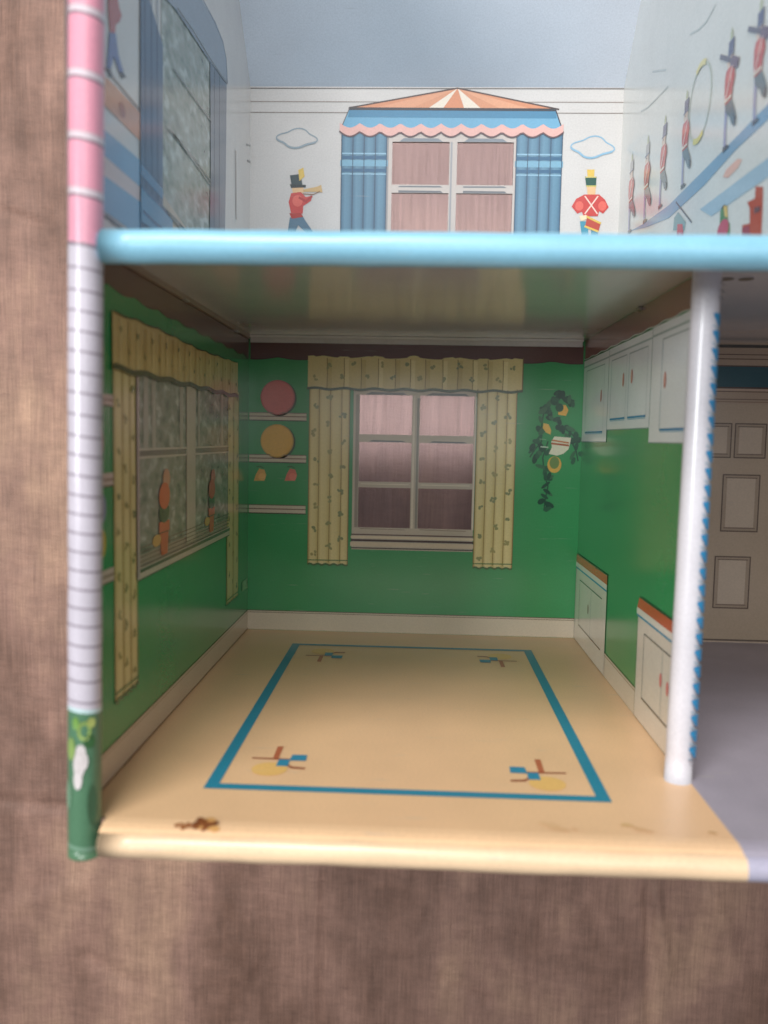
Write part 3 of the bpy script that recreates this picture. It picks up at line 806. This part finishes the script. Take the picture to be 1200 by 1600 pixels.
base_unit((0.18570, 0.04203)[0], ZP - .004, (0.22304, 0.06697)[1], "low white cupboard with an orange-red top nearest the opening", [((0.23317, 0.03313), (220, 130, 130)), ((0.24479, 0.03207), (220, 130, 130))])

# ---------------------------------------------------------------- printed floor
RB = (44, 136, 164)
x0, x1, z0, z1 = .0412, .2120, .0430, .3028
w = .0056
p = Print(on_floor)
p.rect((x0, z1 - w), (x1, z1), RB, 0); p.rect((x0, z0), (x1, z0 + w * .8), RB, 0); p.rect((x0, z0 + w * .8), (x0 + w, z1 - w), RB, 0); p.rect((x1 - w, z0 + w * .8), (x1, z1 - w), RB, 0)
p.build("rug_border", floor, "teal blue rectangular rug outline", FLOORTIN)
near = (0.04121, 0.30214)
shapes = [((232, 186, 100), [(0, 0)]),
          ((186, 104, 72), [(0.06474, 0.26776), (0.06723, 0.26753), (0.06714, 0.25087), (0.06440, 0.25112)]),
          ((150, 72, 48), [(0.05495, 0.26623), (0.05520, 0.26750), (0.07369, 0.26815), (0.07346, 0.26657)]),
          ((52, 138, 172), [(0.06755, 0.27574), (0.07305, 0.27563), (0.07270, 0.26744), (0.06767, 0.26749)]),
          ((52, 138, 172), [(0.07258, 0.26865), (0.08022, 0.26836), (0.07988, 0.26111), (0.07299, 0.26133)]),
          ((150, 72, 48), [(0.07265, 0.27490), (0.07453, 0.27779), (0.08096, 0.27843), (0.08103, 0.27676), (0.07483, 0.27593), (0.07305, 0.27370)])]
spot = (0.06527, 0.27936)
X0r, X1r, Z0r, Z1r = .0412, .2120, .0430, .3028
for (fx, fz, label) in ((0, 0, "brown and blue motif over a yellow spot, near left corner of the rug"), (1, 0, "brown and blue motif over a yellow spot, near right corner of the rug"),
                        (0, 1, "small dark motif at the far left corner of the rug"), (1, 1, "small dark motif at the far right corner of the rug")):
    T_ = lambda q: ((X0r + X1r - q[0]) if fx else q[0], (Z0r + Z1r - q[1] - .003) if fz else q[1] + (.006 if fx else 0))
    p = Print(on_floor)
    p.ell(T_(spot), .0080, .0078, (238, 192, 116), 0, n=28)
    for c, pts in shapes[1:]: p.poly([T_(q) for q in pts], c, 1)
    p.build("rug_motif", floor, label, FLOORTIN)
p = Print(on_lip); rnd = random.Random(21)
q = (0.04938, 0.33681)
for k in range(12): p.ell((q[0] + rnd.gauss(.001, .0026), min(.3408, q[1] + rnd.gauss(-.0012, .0018))), rnd.uniform(.0010, .0028), rnd.uniform(.0010, .0024), (212, 160, 98), 0, rnd.random(), 9)
for k in range(20): p.ell((q[0] + rnd.gauss(0, .0018), min(.3408, q[1] + rnd.gauss(-.001, .0017))), rnd.uniform(.0006, .0017), rnd.uniform(.0008, .0020), rnd.choice([(134, 78, 42), (112, 62, 36), (160, 100, 54)]), 1, rnd.random(), 9)
q2 = (q[0] - .0066, q[1] + .0010)
for k in range(9): p.ell((q2[0] + rnd.gauss(0, .0012), min(.3408, q2[1] + rnd.gauss(0, .0010))), rnd.uniform(.0005, .0013), rnd.uniform(.0006, .0012), (150, 92, 50), 1, rnd.random(), 9)
p.build("rust_spot", floor, "rust brown worn spot on the near left edge", FLOORTIN)
for q, s_, c in (((0.18353, 0.32646), .0040, (230, 188, 142)), ((0.18747, 0.32946), .003, (228, 184, 136)), ((0.21803, 0.32699), .0034, (222, 178, 130)), ((0.24419, 0.32816), .0018, (206, 166, 116)), ((0.21311, 0.32406), .0026, (220, 180, 126))):
    p = Print(on_floor)
    for k in range(6): p.ell((q[0] + rnd.gauss(0, s_ * .5), q[1] + rnd.gauss(0, s_ * .25)), s_ * rnd.uniform(.4, .7), s_ * rnd.uniform(.2, .4), c, 0, rnd.random(), 10)
    p.build("stain", floor, None, FLOORTIN)

# ---------------------------------------------------------------- nursery, far wall
p = Print(on_back)
for (v, w, c) in ((0.39257, .0006, (150, 138, 130)), (0.38494, .0006, (138, 128, 120)), (0.40199, .0008, (110, 104, 100))):
    p.line([(0, v), (XU, v + .0005)], w, c, 0)
p.build("crown_moulding", wall_b)
p = Print(on_back)
ap = (0.15116, 0.40246); bl_ = (0.07273, 0.38846); br_ = (0.22454, 0.38797)
base = [(bl_[0] + (br_[0] - bl_[0]) * k / 12, bl_[1] + (br_[1] - bl_[1]) * k / 12) for k in range(13)]
frs = (0, .12, .30, .38, .45, .55, .63, .72, .86, 1)
cols = ((214, 140, 100), (224, 156, 118), (216, 146, 108), (236, 222, 204), (216, 138, 98), (236, 222, 204), (216, 146, 108), (226, 160, 122), (214, 140, 100))
for k in range(9):
    a = (bl_[0] + (br_[0] - bl_[0]) * frs[k], bl_[1]); b = (bl_[0] + (br_[0] - bl_[0]) * frs[k + 1], bl_[1])
    p.poly([a, b, ap], cols[k], 1)
p.line([bl_, ap, br_], .0010, (66, 44, 40), 2)
p.build("awning", wall_b, "orange and white striped tent top")
p = Print(on_back)
t0, t1, u1, u0 = (0.07274, 0.38778), (0.22226, 0.38751), (0.22834, 0.37186), (0.06594, 0.37192)
p.poly([u0, u1, t1, t0], (104, 166, 198), 3)
p.poly([(t0[0], t0[1]), (t1[0], t1[1]), (t1[0] + .001, t1[1] - .006), (t0[0] - .001, t0[1] - .006)], (58, 128, 164), 4)
p.line([t0, t1], .0019, (30, 34, 44), 5); p.line([t1, u1], .0008, (40, 46, 60), 5); p.line([t0, u0], .0006, (90, 90, 90), 5)
n = 90; lo = []
for k in range(n + 1):
    t = k / n; lo.append((u0[0] + (u1[0] - u0[0]) * t, u0[1] + (u1[1] - u0[1]) * t - .0004 - .0034 * abs(sin(t * pi * 11.0))))
up_ = [(a[0], a[1] + .0062) for a in lo]
p.poly(lo + up_[::-1], (228, 176, 166), 5)
p.line(lo, .0011, (96, 70, 74), 6)
p.build("valance", wall_b, "blue tent valance with a scalloped pink edge")
def blue_curtain(a, b, t):
    p = Print(on_back)
    y0 = H + .004
    n = 4
    for k in range(n):
        ea, eb = a + (b - a) * k / n, a + (b - a) * (k + 1) / n
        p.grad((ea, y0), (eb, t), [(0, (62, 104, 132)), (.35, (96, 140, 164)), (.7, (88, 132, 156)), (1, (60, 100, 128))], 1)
        p.line([(eb, y0), (eb, t)], .0006, (46, 78, 100), 3)
    for (v, c, w) in ((0.35605, (142, 184, 206), .0011), (0.35333, (44, 96, 130), .0022), (0.34924, (118, 168, 192), .0044), (0.34425, (44, 96, 130), .0022), (0.34152, (142, 184, 206), .0010)):
        p.line([(a + .0004, v), (b - .0004, v)], w, c, 2)
    p.line([(a, y0), (a, t)], .0008, (52, 84, 104), 3)
    p.build("curtain", wall_b, "blue printed curtain with light cross bands")
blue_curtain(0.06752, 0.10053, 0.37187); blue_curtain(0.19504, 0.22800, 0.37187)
p = Print(on_back)
FW = (200, 188, 180)
sx = ((0.10044, 0.33343)[0], (0.10467, 0.33347)[0], (0.14640, 0.33378)[0], (0.15201, 0.33382)[0], (0.19304, 0.33413)[0], (0.19490, 0.33415)[0])
sy = ((0.14681, 0.29898)[1], (0.14607, 0.32830)[1], (0.14593, 0.33423)[1], (0.14516, 0.36465)[1], (0.14498, 0.37187)[1])
for k in (0, 2, 4): strip(sx[k], .255, sx[k + 1], sy[4], FW)
for (u, v) in ((sy[3], sy[4]), (sy[1], sy[2]), (.2870, sy[0]), (.255, .2610)):
    strip(sx[1], u, sx[2], v, FW); strip(sx[3], u, sx[4], v, FW)
for (xa, xb) in ((sx[1], sx[2]), (sx[3], sx[4])):
    w = xb - xa
    p.poly([(xa + .12 * w, sy[3] + .0002), (xb - .12 * w, sy[3] + .0002), (xb - .2 * w, sy[3] + .0024), (xa + .2 * w, sy[3] + .0026)], (128, 134, 142), 1)
    p.poly([(xa + .12 * w, sy[1] + .0002), (xb - .10 * w, sy[1] + .0002), (xb - .14 * w, sy[1] + .0016), (xa + .12 * w, sy[1] + .0018)], (110, 112, 116), 1)
    p.poly([(xa + .12 * w, sy[1] + .0040), (xb - .10 * w, sy[1] + .0040), (xb - .16 * w, sy[1] + .0052), (xa + .12 * w, sy[1] + .0050)], (120, 124, 128), 1)
p.rect((sx[2] + .0008, .255), (sx[2] + .0022, sy[3]), (160, 158, 160), 1); p.rect((sx[0], .24), (sx[0] + .0016, sy[4]), (150, 146, 146), 1)
p.build("window_frame", wall_b, "pale printed window casing behind the tent curtains")
def cloud(frame, parent, c, w, h, col):
    p = Print(frame)
    pts = []
    n = 48
    for k in range(n + 1):
        a = 2 * pi * k / n; r = 1 + .13 * cos(4 * a + .6)
        pts.append((c[0] + w * r * cos(a), c[1] + h * r * sin(a) * (1 if sin(a) < 0 else 1.15)))
    p.line(pts, .0009, col, 0); p.line(pts[24:46], .0014, col, 1)
    p.build("cloud", parent, "pale blue outlined cloud")
cloud(on_back, wall_b, (0.03445, 0.36630), .0135, .0058, (150, 164, 172))
cloud(on_back, wall_b, (0.24992, 0.36119), .0140, .0064, (140, 180, 204))

RED = (200, 72, 68); RED2 = (222, 104, 92); SKIN = (228, 186, 140); HAT = (40, 62, 66); GOLD = (222, 186, 90); STEEL = (92, 122, 142)
# trumpeter
p = Print(on_back)
P_ = lambda l, c, L: p.poly([tuple(q) for q in l], c, L)
P_([(0.02951, 0.34024), (0.03755, 0.34121), (0.03907, 0.33251), (0.03102, 0.33153)], HAT, 2); P_([(0.02957, 0.33382), (0.04143, 0.33345), (0.04145, 0.33161), (0.03055, 0.33107)], (30, 44, 46), 3)
P_([(0.03563, 0.34395), (0.03940, 0.34580), (0.04041, 0.33940), (0.03666, 0.33616)], GOLD, 3)
P_([(0.03102, 0.33153), (0.03955, 0.33206), (0.04007, 0.32793), (0.03201, 0.32695)], SKIN, 2)
P_([(0.03957, 0.33022), (0.04950, 0.33213), (0.05279, 0.33353), (0.05381, 0.32804), (0.05001, 0.32847), (0.03959, 0.32838)], (206, 172, 120), 3)
p.line([tuple((0.03961, 0.32701)), tuple((0.04719, 0.32661)), tuple((0.05190, 0.32894))], .0006, (150, 112, 80), 4)
P_([(0.03058, 0.32739), (0.03769, 0.32837), (0.04153, 0.32472), (0.04626, 0.32568), (0.04535, 0.32199), (0.03970, 0.31826), (0.03929, 0.31273), (0.03073, 0.31265), (0.02875, 0.32094)], RED, 2)
p.ell((0.03539, 0.32191), .0038, .0042, RED2, 3); p.line([tuple((0.03679, 0.32422)), tuple((0.04156, 0.32150)), tuple((0.04579, 0.32522))], .0016, (176, 56, 54), 4)
P_([(0.02930, 0.31310), (0.03786, 0.31318), (0.03979, 0.31043), (0.03124, 0.30896)], (176, 60, 54), 3)
P_([(0.02981, 0.30987), (0.03882, 0.31180), (0.04173, 0.30721), (0.04704, 0.29986), (0.04471, 0.29614), (0.03605, 0.30439), (0.03234, 0.29509), (0.02757, 0.29504)], STEEL, 2)
p.build("toy_soldier", wall_b, "red-coated toy soldier blowing a trumpet")
# drummer
p = Print(on_back)
P_([(0.24637, 0.34584), (0.25190, 0.34588), (0.25165, 0.34046), (0.24704, 0.34042)], GOLD, 2)
P_([(0.24518, 0.34086), (0.25348, 0.34092), (0.25330, 0.33368), (0.24638, 0.33363)], (38, 84, 72), 3); p.line([tuple((0.24565, 0.34041)), tuple((0.25304, 0.34047))], .0008, (214, 196, 120), 4); p.line([tuple((0.24636, 0.33408)), tuple((0.25329, 0.33413))], .0008, (206, 196, 110), 4)
P_([(0.24684, 0.33363), (0.25330, 0.33368), (0.25305, 0.32824), (0.24751, 0.32819)], SKIN, 2)
P_([(0.24520, 0.32818), (0.25583, 0.32826), (0.26013, 0.32466), (0.26312, 0.31924), (0.25914, 0.31466), (0.25629, 0.31645), (0.25551, 0.31280), (0.24532, 0.31271), (0.24381, 0.31589), (0.24062, 0.31449), (0.23626, 0.31947), (0.23930, 0.32495)], RED, 2)
p.line([tuple((0.24571, 0.32682)), tuple((0.25498, 0.31462))], .0009, (240, 210, 196), 4); p.line([tuple((0.25496, 0.32689)), tuple((0.24618, 0.31454))], .0009, (240, 210, 196), 4)
p.ell((0.24180, 0.31997), .0030, .0034, RED2, 3); p.ell((0.25846, 0.32011), .0030, .0034, RED2, 3)
P_([(0.24208, 0.31268), (0.24714, 0.31364), (0.24817, 0.31091), (0.24361, 0.30905)], (238, 216, 180), 4)
P_([(0.24767, 0.31182), (0.25758, 0.30735), (0.25641, 0.30186), (0.24653, 0.30542)], (186, 76, 62), 5); p.line([tuple((0.24766, 0.31228)), tuple((0.25756, 0.30781))], .0014, GOLD, 6); p.line([tuple((0.24653, 0.30542)), tuple((0.25594, 0.30186))], .0014, GOLD, 6)
P_([(0.24268, 0.30904), (0.24824, 0.30909), (0.24977, 0.29357), (0.24512, 0.29352)], (70, 146, 168), 3); P_([(0.25120, 0.30456), (0.25633, 0.30369), (0.25534, 0.29362), (0.25070, 0.29358)], (70, 130, 150), 3)
p.build("toy_soldier", wall_b, "red-coated toy soldier beating a drum, tall green hat")

# ---------------------------------------------------------------- nursery partition: soldiers marching along a blue shelf
def marcher(frame, parent, feet, top, w, hoop=None, fife=False, label=None, hat=(74, 84, 120), simple=False):
    p = Print(frame)
    fz, fy = feet; tz, ty = top
    def M(a, b): return (fz + (tz - fz) * b + a * w, fy + (ty - fy) * b)
    g = lambda l: [M(a, b) for a, b in l]
    o = (236, 206, 198)
    p.poly(g([(-.07, .92), (.12, .92), (.10, 1.0), (.02, 1.04), (-.06, 1.0)]), (176, 182, 150), 1)
    p.poly(g([(-.17, .80), (.22, .80), (.25, .93), (-.14, .93)]), hat, 3)
    p.line(g([(-.22, .80), (.24, .80)]), .0010, (120, 122, 140), 4)
    p.poly(g([(-.15, .69), (.16, .69), (.18, .80), (-.16, .80), (-.22, .75)]), (216, 190, 172), 2)
    p.ell(M(-.06, .765), w * .03, w * .03, (90, 80, 80), 5, n=6)
    p.poly(g([(-.24, .70), (.20, .70), (.34, .64), (.40, .57), (.28, .50), (.22, .40), (-.24, .40), (-.32, .52), (-.32, .64)]), (192, 88, 84), 3)
    p.poly(g([(-.18, .66), (.10, .68), (.30, .60), (.24, .54), (.06, .58), (-.22, .58)]), (208, 108, 98), 4)
    p.line(g([(.22, .68), (-.22, .44)]), .0012, o, 5)
    p.line(g([(-.26, .43), (.22, .43)]), .0012, (226, 214, 196), 5)
    p.poly(g([(-.24, .41), (.2, .41), (.48, .28), (.60, .20), (.50, .16), (.30, .17), (.12, .26), (-.18, .33)]), (104, 118, 124), 2)
    p.poly(g([(-.26, .41), (-.04, .38), (-.10, .16), (-.06, .03), (-.26, .03), (-.27, .2)]), (158, 158, 184), 1)
    p.poly(g([(-.28, .035), (-.02, .035), (.16, .010), (.15, -.008), (-.27, -.01)]), (84, 88, 94), 3)
    p.poly(g([(.44, .24), (.60, .20), (.56, .13), (.44, .14)]), (84, 88, 94), 4)
    if fife: p.line(g([(-.75, .90), (.15, .735)]), .0022, (92, 92, 110), 4); p.line(g([(.15, .735), (.55, .66)]), .0044, (104, 84, 104), 4)
    if hoop:
        c, rz, ry = hoop; n = 32
        pts = [(c[0] + rz * cos(2 * pi * k / n), c[1] + ry * sin(2 * pi * k / n)) for k in range(n + 1)]
        p.line(pts, .0013, (186, 196, 182), 1); p.line(pts[6:11], .0030, (222, 210, 146), 2); p.line(pts[22:27], .0030, (214, 204, 120), 2)
    p.build("toy_soldier", parent, label)
def mk(feet, top, frac, **k):
    h = top[1] - feet[1]; marcher(on_upright, upart, feet, top, h * frac * 1.25, **k)
mk((0.26295, 0.28681), (0.26078, 0.33668), .28, fife=True, label="marching toy soldier with a fife, at the nearest end of the row")
mk((0.22643, 0.28747), (0.22534, 0.34055), .28, fife=True, label="marching toy soldier with a fife behind the leader")
zc, yc2 = (0.18149, 0.32522); zc2, _ = (0.19930, 0.31856); _, yt2 = (0.17855, 0.34432); _, yb3 = (0.18441, 0.30623)
mk((0.15999, 0.28898), (0.15784, 0.33877), .30, hoop=((zc, yc2), abs(zc2 - zc), (yt2 - yb3) / 2), label="marching toy soldier carrying a tall hoop")
mk((0.11457, 0.28989), (0.11575, 0.34064), .30, label="marching toy soldier with a brass horn")
mk((0.07928, 0.28991), (0.07661, 0.34236), .32, hat=(160, 160, 160), label="faint marching toy soldier, second from the far end")
mk((0.03831, 0.29307), (0.03465, 0.34453), .34, hat=(160, 160, 160), label="faint marching toy soldier at the far end of the row")
p = Print(on_upright); p.poly([tuple(q) for q in ((0.03823, 0.29351), (0.08155, 0.28577), (0.13240, 0.27873), (0.19553, 0.27955), (0.23866, 0.28294), (0.27507, 0.28330), (0.29974, 0.28340), (0.29884, 0.28996), (0.27416, 0.28980), (0.23784, 0.28860), (0.19432, 0.28748), (0.13118, 0.28629), (0.07294, 0.28984))], (126, 160, 184), 0)
p.build("shelf", upart, "blue shelf line the soldiers march on")
p = Print(on_upright); p.poly([tuple(q) for q in ((0.19014, 0.26891), (0.20899, 0.26066), (0.27847, 0.25905), (0.29729, 0.25866), (0.29624, 0.26630), (0.27734, 0.26711))], (160, 186, 200), 0); p.build("shelf", upart, "lower pale blue shelf")
p = Print(on_upright); p.poly([tuple(q) for q in ((0.22307, 0.27527), (0.22703, 0.27763), (0.24178, 0.27799), (0.24755, 0.27590), (0.24321, 0.27360), (0.23028, 0.27287))], (222, 178, 162), 0); p.build("ball", upart, "pink oval ball")
p = Print(on_upright); P_([(0.14418, 0.27617), (0.15125, 0.27755), (0.16668, 0.26821), (0.16504, 0.26419), (0.14278, 0.26941)], (130, 160, 160), 0); P_([(0.15110, 0.27095), (0.16091, 0.26858), (0.16442, 0.26093), (0.15101, 0.26398)], (196, 76, 84), 1)
p.line([tuple((0.14660, 0.28401)), tuple((0.17701, 0.26569))], .0010, (90, 92, 96), 1); p.build("doll", upart, "small doll under a parasol")
p = Print(on_upright); P_([(0.22186, 0.25984), (0.22595, 0.26175), (0.23133, 0.26004), (0.23327, 0.25255), (0.23609, 0.25041), (0.23697, 0.24441), (0.22188, 0.24785)], (84, 136, 92), 0); P_([(0.22599, 0.26144), (0.23137, 0.25974), (0.23305, 0.25406), (0.22856, 0.25577)], (214, 184, 110), 1); p.ell((0.22687, 0.24968), .008, .005, (190, 84, 104), 1); p.build("doll", upart, "green toy figure with a yellow head")
p = Print(on_upright); P_([(0.26547, 0.25912), (0.27417, 0.25640), (0.27492, 0.24627), (0.27512, 0.23521), (0.25271, 0.24028), (0.25187, 0.24604), (0.26106, 0.24465), (0.26009, 0.25142), (0.25666, 0.25478), (0.26549, 0.25404)], (176, 76, 56), 0); P_([(0.26530, 0.25034), (0.27249, 0.24900), (0.27280, 0.24681), (0.26570, 0.24755)], (104, 74, 78), 1); P_([(0.25204, 0.24489), (0.26042, 0.24399), (0.26341, 0.23840), (0.25271, 0.24028)], (150, 64, 80), 1)
p.build("toy_engine", upart, "rust red toy on the nursery shelf")
p = Print(on_upright)
for l in (((0.08066, 0.38157), (0.09616, 0.37602), (0.11233, 0.36979)), ((0.05484, 0.36685), (0.07154, 0.36315), (0.08703, 0.36130), (0.11823, 0.35795)), ((0.15862, 0.36951), (0.17326, 0.36522), (0.18573, 0.36335), (0.19885, 0.36520))):
    p = Print(on_upright); p.line([tuple(q) for q in l], .0010, (188, 194, 190), 0); p.build("hill", upart)

# ---------------------------------------------------------------- nursery side wall: stripes, tall curtains, garden view
A5 = lambda l: [tuple(q) for q in l]
p = Print(on_left)
p.poly(A5([(0.30923, 0.22950), (0.30904, 0.23716), (0.26724, 0.23708), (0.21377, 0.23699), (0.27167, 0.22512)]), (214, 198, 194), 0)
p.poly(A5([(0.31039, 0.23729), (0.31005, 0.25102), (0.25557, 0.25311), (0.21799, 0.25694), (0.16448, 0.25652), (0.23485, 0.23776)]), (128, 164, 192), 1)
p.poly(A5([(0.31005, 0.25102), (0.30984, 0.25932), (0.25547, 0.25962), (0.25557, 0.25311)]), (214, 190, 186), 0)
p.poly(A5([(0.30985, 0.25907), (0.30960, 0.26905), (0.25529, 0.27148), (0.25547, 0.25962)]), (128, 164, 192), 1)
p.poly(A5([(0.30936, 0.27851), (0.30908, 0.28986), (0.28631, 0.29136), (0.25497, 0.29224), (0.25516, 0.27991)]), (212, 150, 120), 1)
p.line(A5([(0.30900, 0.29324), (0.28626, 0.29367), (0.25495, 0.29336)]), .0008, (150, 118, 104), 2)
p.line(A5([(0.31042, 0.23631), (0.27805, 0.23563)]), .0012, (70, 90, 104), 2); p.line(A5([(0.31044, 0.23533), (0.28284, 0.23450)]), .0006, (130, 110, 106), 2)
p.ell((0.27869, 0.28468), .004, .003, (176, 110, 92), 2)
p.build("striped_dado", left, "slanting blue, pink and orange dado stripes")
p = Print(on_left)
def L1(b, dx=0): return (0.28392, 0.29614)
P2 = lambda l, c, L: p.poly(A5(l), c, L)
P2([(0.29444, 0.32454), (0.28476, 0.32929), (0.28104, 0.32424), (0.27873, 0.32303), (0.28114, 0.31935), (0.28579, 0.31620), (0.28663, 0.31229), (0.29259, 0.31011), (0.29462, 0.31660)], (184, 88, 84), 2)
P2([(0.29289, 0.32973), (0.28543, 0.33348), (0.28476, 0.32929), (0.29371, 0.32490)], SKIN, 2); P2([(0.29347, 0.33581), (0.28453, 0.34046), (0.28543, 0.33348), (0.29361, 0.32937)], (60, 70, 90), 2)
P2([(0.29333, 0.30978), (0.28587, 0.31263), (0.28296, 0.30550), (0.27679, 0.30109), (0.28156, 0.29837), (0.28834, 0.30246), (0.29294, 0.29452), (0.29655, 0.29453), (0.29493, 0.30264)], (104, 116, 160), 2)
P2([(0.29798, 0.29419), (0.29291, 0.29578), (0.28927, 0.29374), (0.29372, 0.29221)], (60, 60, 68), 3); P2([(0.28233, 0.29858), (0.27759, 0.30076), (0.27359, 0.30028), (0.27844, 0.29756)], (60, 60, 68), 3)
p.build("toy_soldier", left, "toy soldier striding on the side wall in blue trousers")
p = Print(on_left)
ya0 = .226
scz0, scz1 = 0.12033, 0.22189
p.poly([(scz0, ya0 + .012), (scz1, ya0 + .006), (scz1, .372), (scz0, .372)], (140, 150, 142), 0)
p.build("garden_view", left, "printed garden view in grey greens", GARDEN)
p = Print(on_left, 0.0001)
p.poly([(scz0 + .002, ya0 + .014), (scz1 - .001, ya0 + .008), (scz1 - .001, ya0 + .040), (scz0 + .03, ya0 + .030)], (176, 160, 140), 0)
for l in (((0.20184, 0.33282), (0.16454, 0.33389), (0.12196, 0.33532)), ((0.21107, 0.30014), (0.16451, 0.30148), (0.12327, 0.30031)), ((0.20432, 0.30058), (0.16451, 0.29976), (0.12325, 0.29770)), ((0.21579, 0.25905), (0.19035, 0.25831), (0.16448, 0.25757)), ((0.22224, 0.25984), (0.19639, 0.25914), (0.17122, 0.25742)), ((0.21139, 0.25829), (0.19036, 0.25699), (0.16989, 0.25565))):
    p2 = Print(on_left, .0004); p2.line(A5(l), .0009, (112, 114, 108), 4); p2.build("glazing_bar", left)
p.build("garden_path", left)
p = Print(on_left)
p.poly(A5([(0.25397, 0.35745), (0.25595, 0.22834), (0.22141, 0.23542), (0.22047, 0.33654), (0.24130, 0.34726), (0.24484, 0.36223)]), (44, 84, 116), 5)
for x in (0.24773, 0.23816, 0.22916): p.line([(x, .226), (x, .40)], .0012, (34, 66, 94), 6)
p.poly(A5([(0.25531, 0.27007), (0.22110, 0.26810), (0.22115, 0.26320), (0.25538, 0.26527)]), (70, 122, 158), 6)
p.poly(A5([(0.25546, 0.26019), (0.22119, 0.25920), (0.20460, 0.25712), (0.20467, 0.24591), (0.25570, 0.24459)]), (84, 136, 168), 7)
for l in (((0.25365, 0.26014), (0.23459, 0.25959), (0.21139, 0.25829)), ((0.25198, 0.24979), (0.23472, 0.24884), (0.22235, 0.24878))): p.line(A5(l), .0016, (52, 92, 128), 8)
p.build("curtain", left, "tall deep blue curtain nearest the opening")
p = Print(on_left)
p.poly(A5([(0.12540, 0.36850), (0.08116, 0.37513), (0.08224, 0.32540), (0.08502, 0.26419), (0.12612, 0.25571), (0.12337, 0.31259)]), (56, 86, 110), 5)
for x in (0.11383, 0.10036): p.line([(x, .226), (x, .385)], .0012, (44, 68, 92), 6)
p.build("curtain", left, "tall deep blue curtain in the far part of the wall")
p = Print(on_left)
p.poly(A5([(0.24108, 0.36420), (0.17755, 0.39743), (0.14514, 0.39369), (0.11280, 0.39602), (0.09231, 0.39389), (0.08320, 0.38769), (0.07930, 0.37508), (0.09554, 0.37174), (0.12696, 0.36784), (0.16456, 0.36559), (0.19937, 0.36316), (0.23346, 0.35677)]), (134, 146, 160), 7)
p.line(A5([(0.19470, 0.36537), (0.16456, 0.36827), (0.12384, 0.36988), (0.09201, 0.37238), (0.07929, 0.37429)]), .0016, (78, 86, 90), 8)
p.line(A5([(0.15086, 0.39435), (0.11280, 0.39602), (0.09231, 0.39389), (0.08320, 0.38769), (0.07930, 0.37508)]), .0010, (84, 104, 128), 8)
p.build("awning", left, "grey blue tent awning over the side window")
for l, w_, c in ((A5([(0.05122, 0.34013), (0.04824, 0.29761)]), .0040, (176, 166, 158)), (A5([(0.01442, 0.35727), (-0.00702, 0.36338)]), .0014, (120, 124, 118)), (A5([(0.01180, 0.34691), (-0.00741, 0.35103)]), .0014, (70, 74, 70))):
    p = Print(on_left); p.line(l, w_, c, 0); p.build("trim_line", left)

# ---------------------------------------------------------------- hall, far wall: panelled door and teal transom
p = Print(on_back)
xh0, xh1 = XP + .002, XR - .001
p.rect((xh0, -0.00054), (xh1, 0.22025), (190, 170, 148), 0)
p.rect((xh0, 0.19047), (xh1, 0.20632), (38, 88, 100), 1)
for v, w, c in ((0.22072, .0022, (70, 66, 60)), (0.21469, .0007, (110, 86, 74)), (0.21144, .0007, (110, 86, 74)), (0.20632, .0009, (92, 74, 64)), (0.19047, .0012, (80, 64, 56)), (0.18907, .0012, (212, 190, 170), ), (0.18766, .0006, (112, 88, 76)), (0.18205, .0007, (130, 108, 92)), (0.18018, .0006, (150, 126, 106)), (0.00191, .0014, (104, 92, 82)), (-0.00005, .0018, (206, 188, 168))):
    p.line([(xh0, v), (xh1, v)], w, c, 2)
p.build("door_surround", wall_b, "beige hall doorcase with a teal transom")
p = Print(on_back)
xd0, xd1 = (0.33696, 0.09811)[0], XP + .180
p.rect((xd0, 0.00240), (xd1, 0.17877), (192, 174, 150), 3)
def panel(x0, x1, y1, y0, hilite=(206, 190, 168)):
    p.rect((x0, y0), (x1, y1), (176, 158, 136), 4); p.rect((x0 + .003, y0 + .003), (x1 - .003, y1 - .002), hilite, 5)
    p.line([(x0, y0), (x1, y0), (x1, y1), (x0, y1), (x0, y0)], .0009, (104, 88, 74), 6); p.line([(x0 + .002, y1 - .0022), (x1 - .002, y1 - .0022)], .0007, (120, 102, 86), 6)
    p.line([(x0 + .002, y0 + .0024), (x1 - .002, y0 + .0024)], .0007, (130, 112, 96), 6)
panel(0.34261, 0.35955, 0.16422, 0.13921); panel(0.36237, 0.38489, 0.16422, 0.13921); panel(0.35532, 0.38208, 0.12640, 0.08438); panel(0.35250, 0.37833, 0.06513, 0.02635)
panel(0.39426, 0.42089, 0.12640, 0.08438); panel(0.39426, 0.42043, 0.06513, 0.02635); panel(0.39192, 0.41856, 0.16422, 0.13921)
p.build("door", wall_b, "beige panelled hall door")
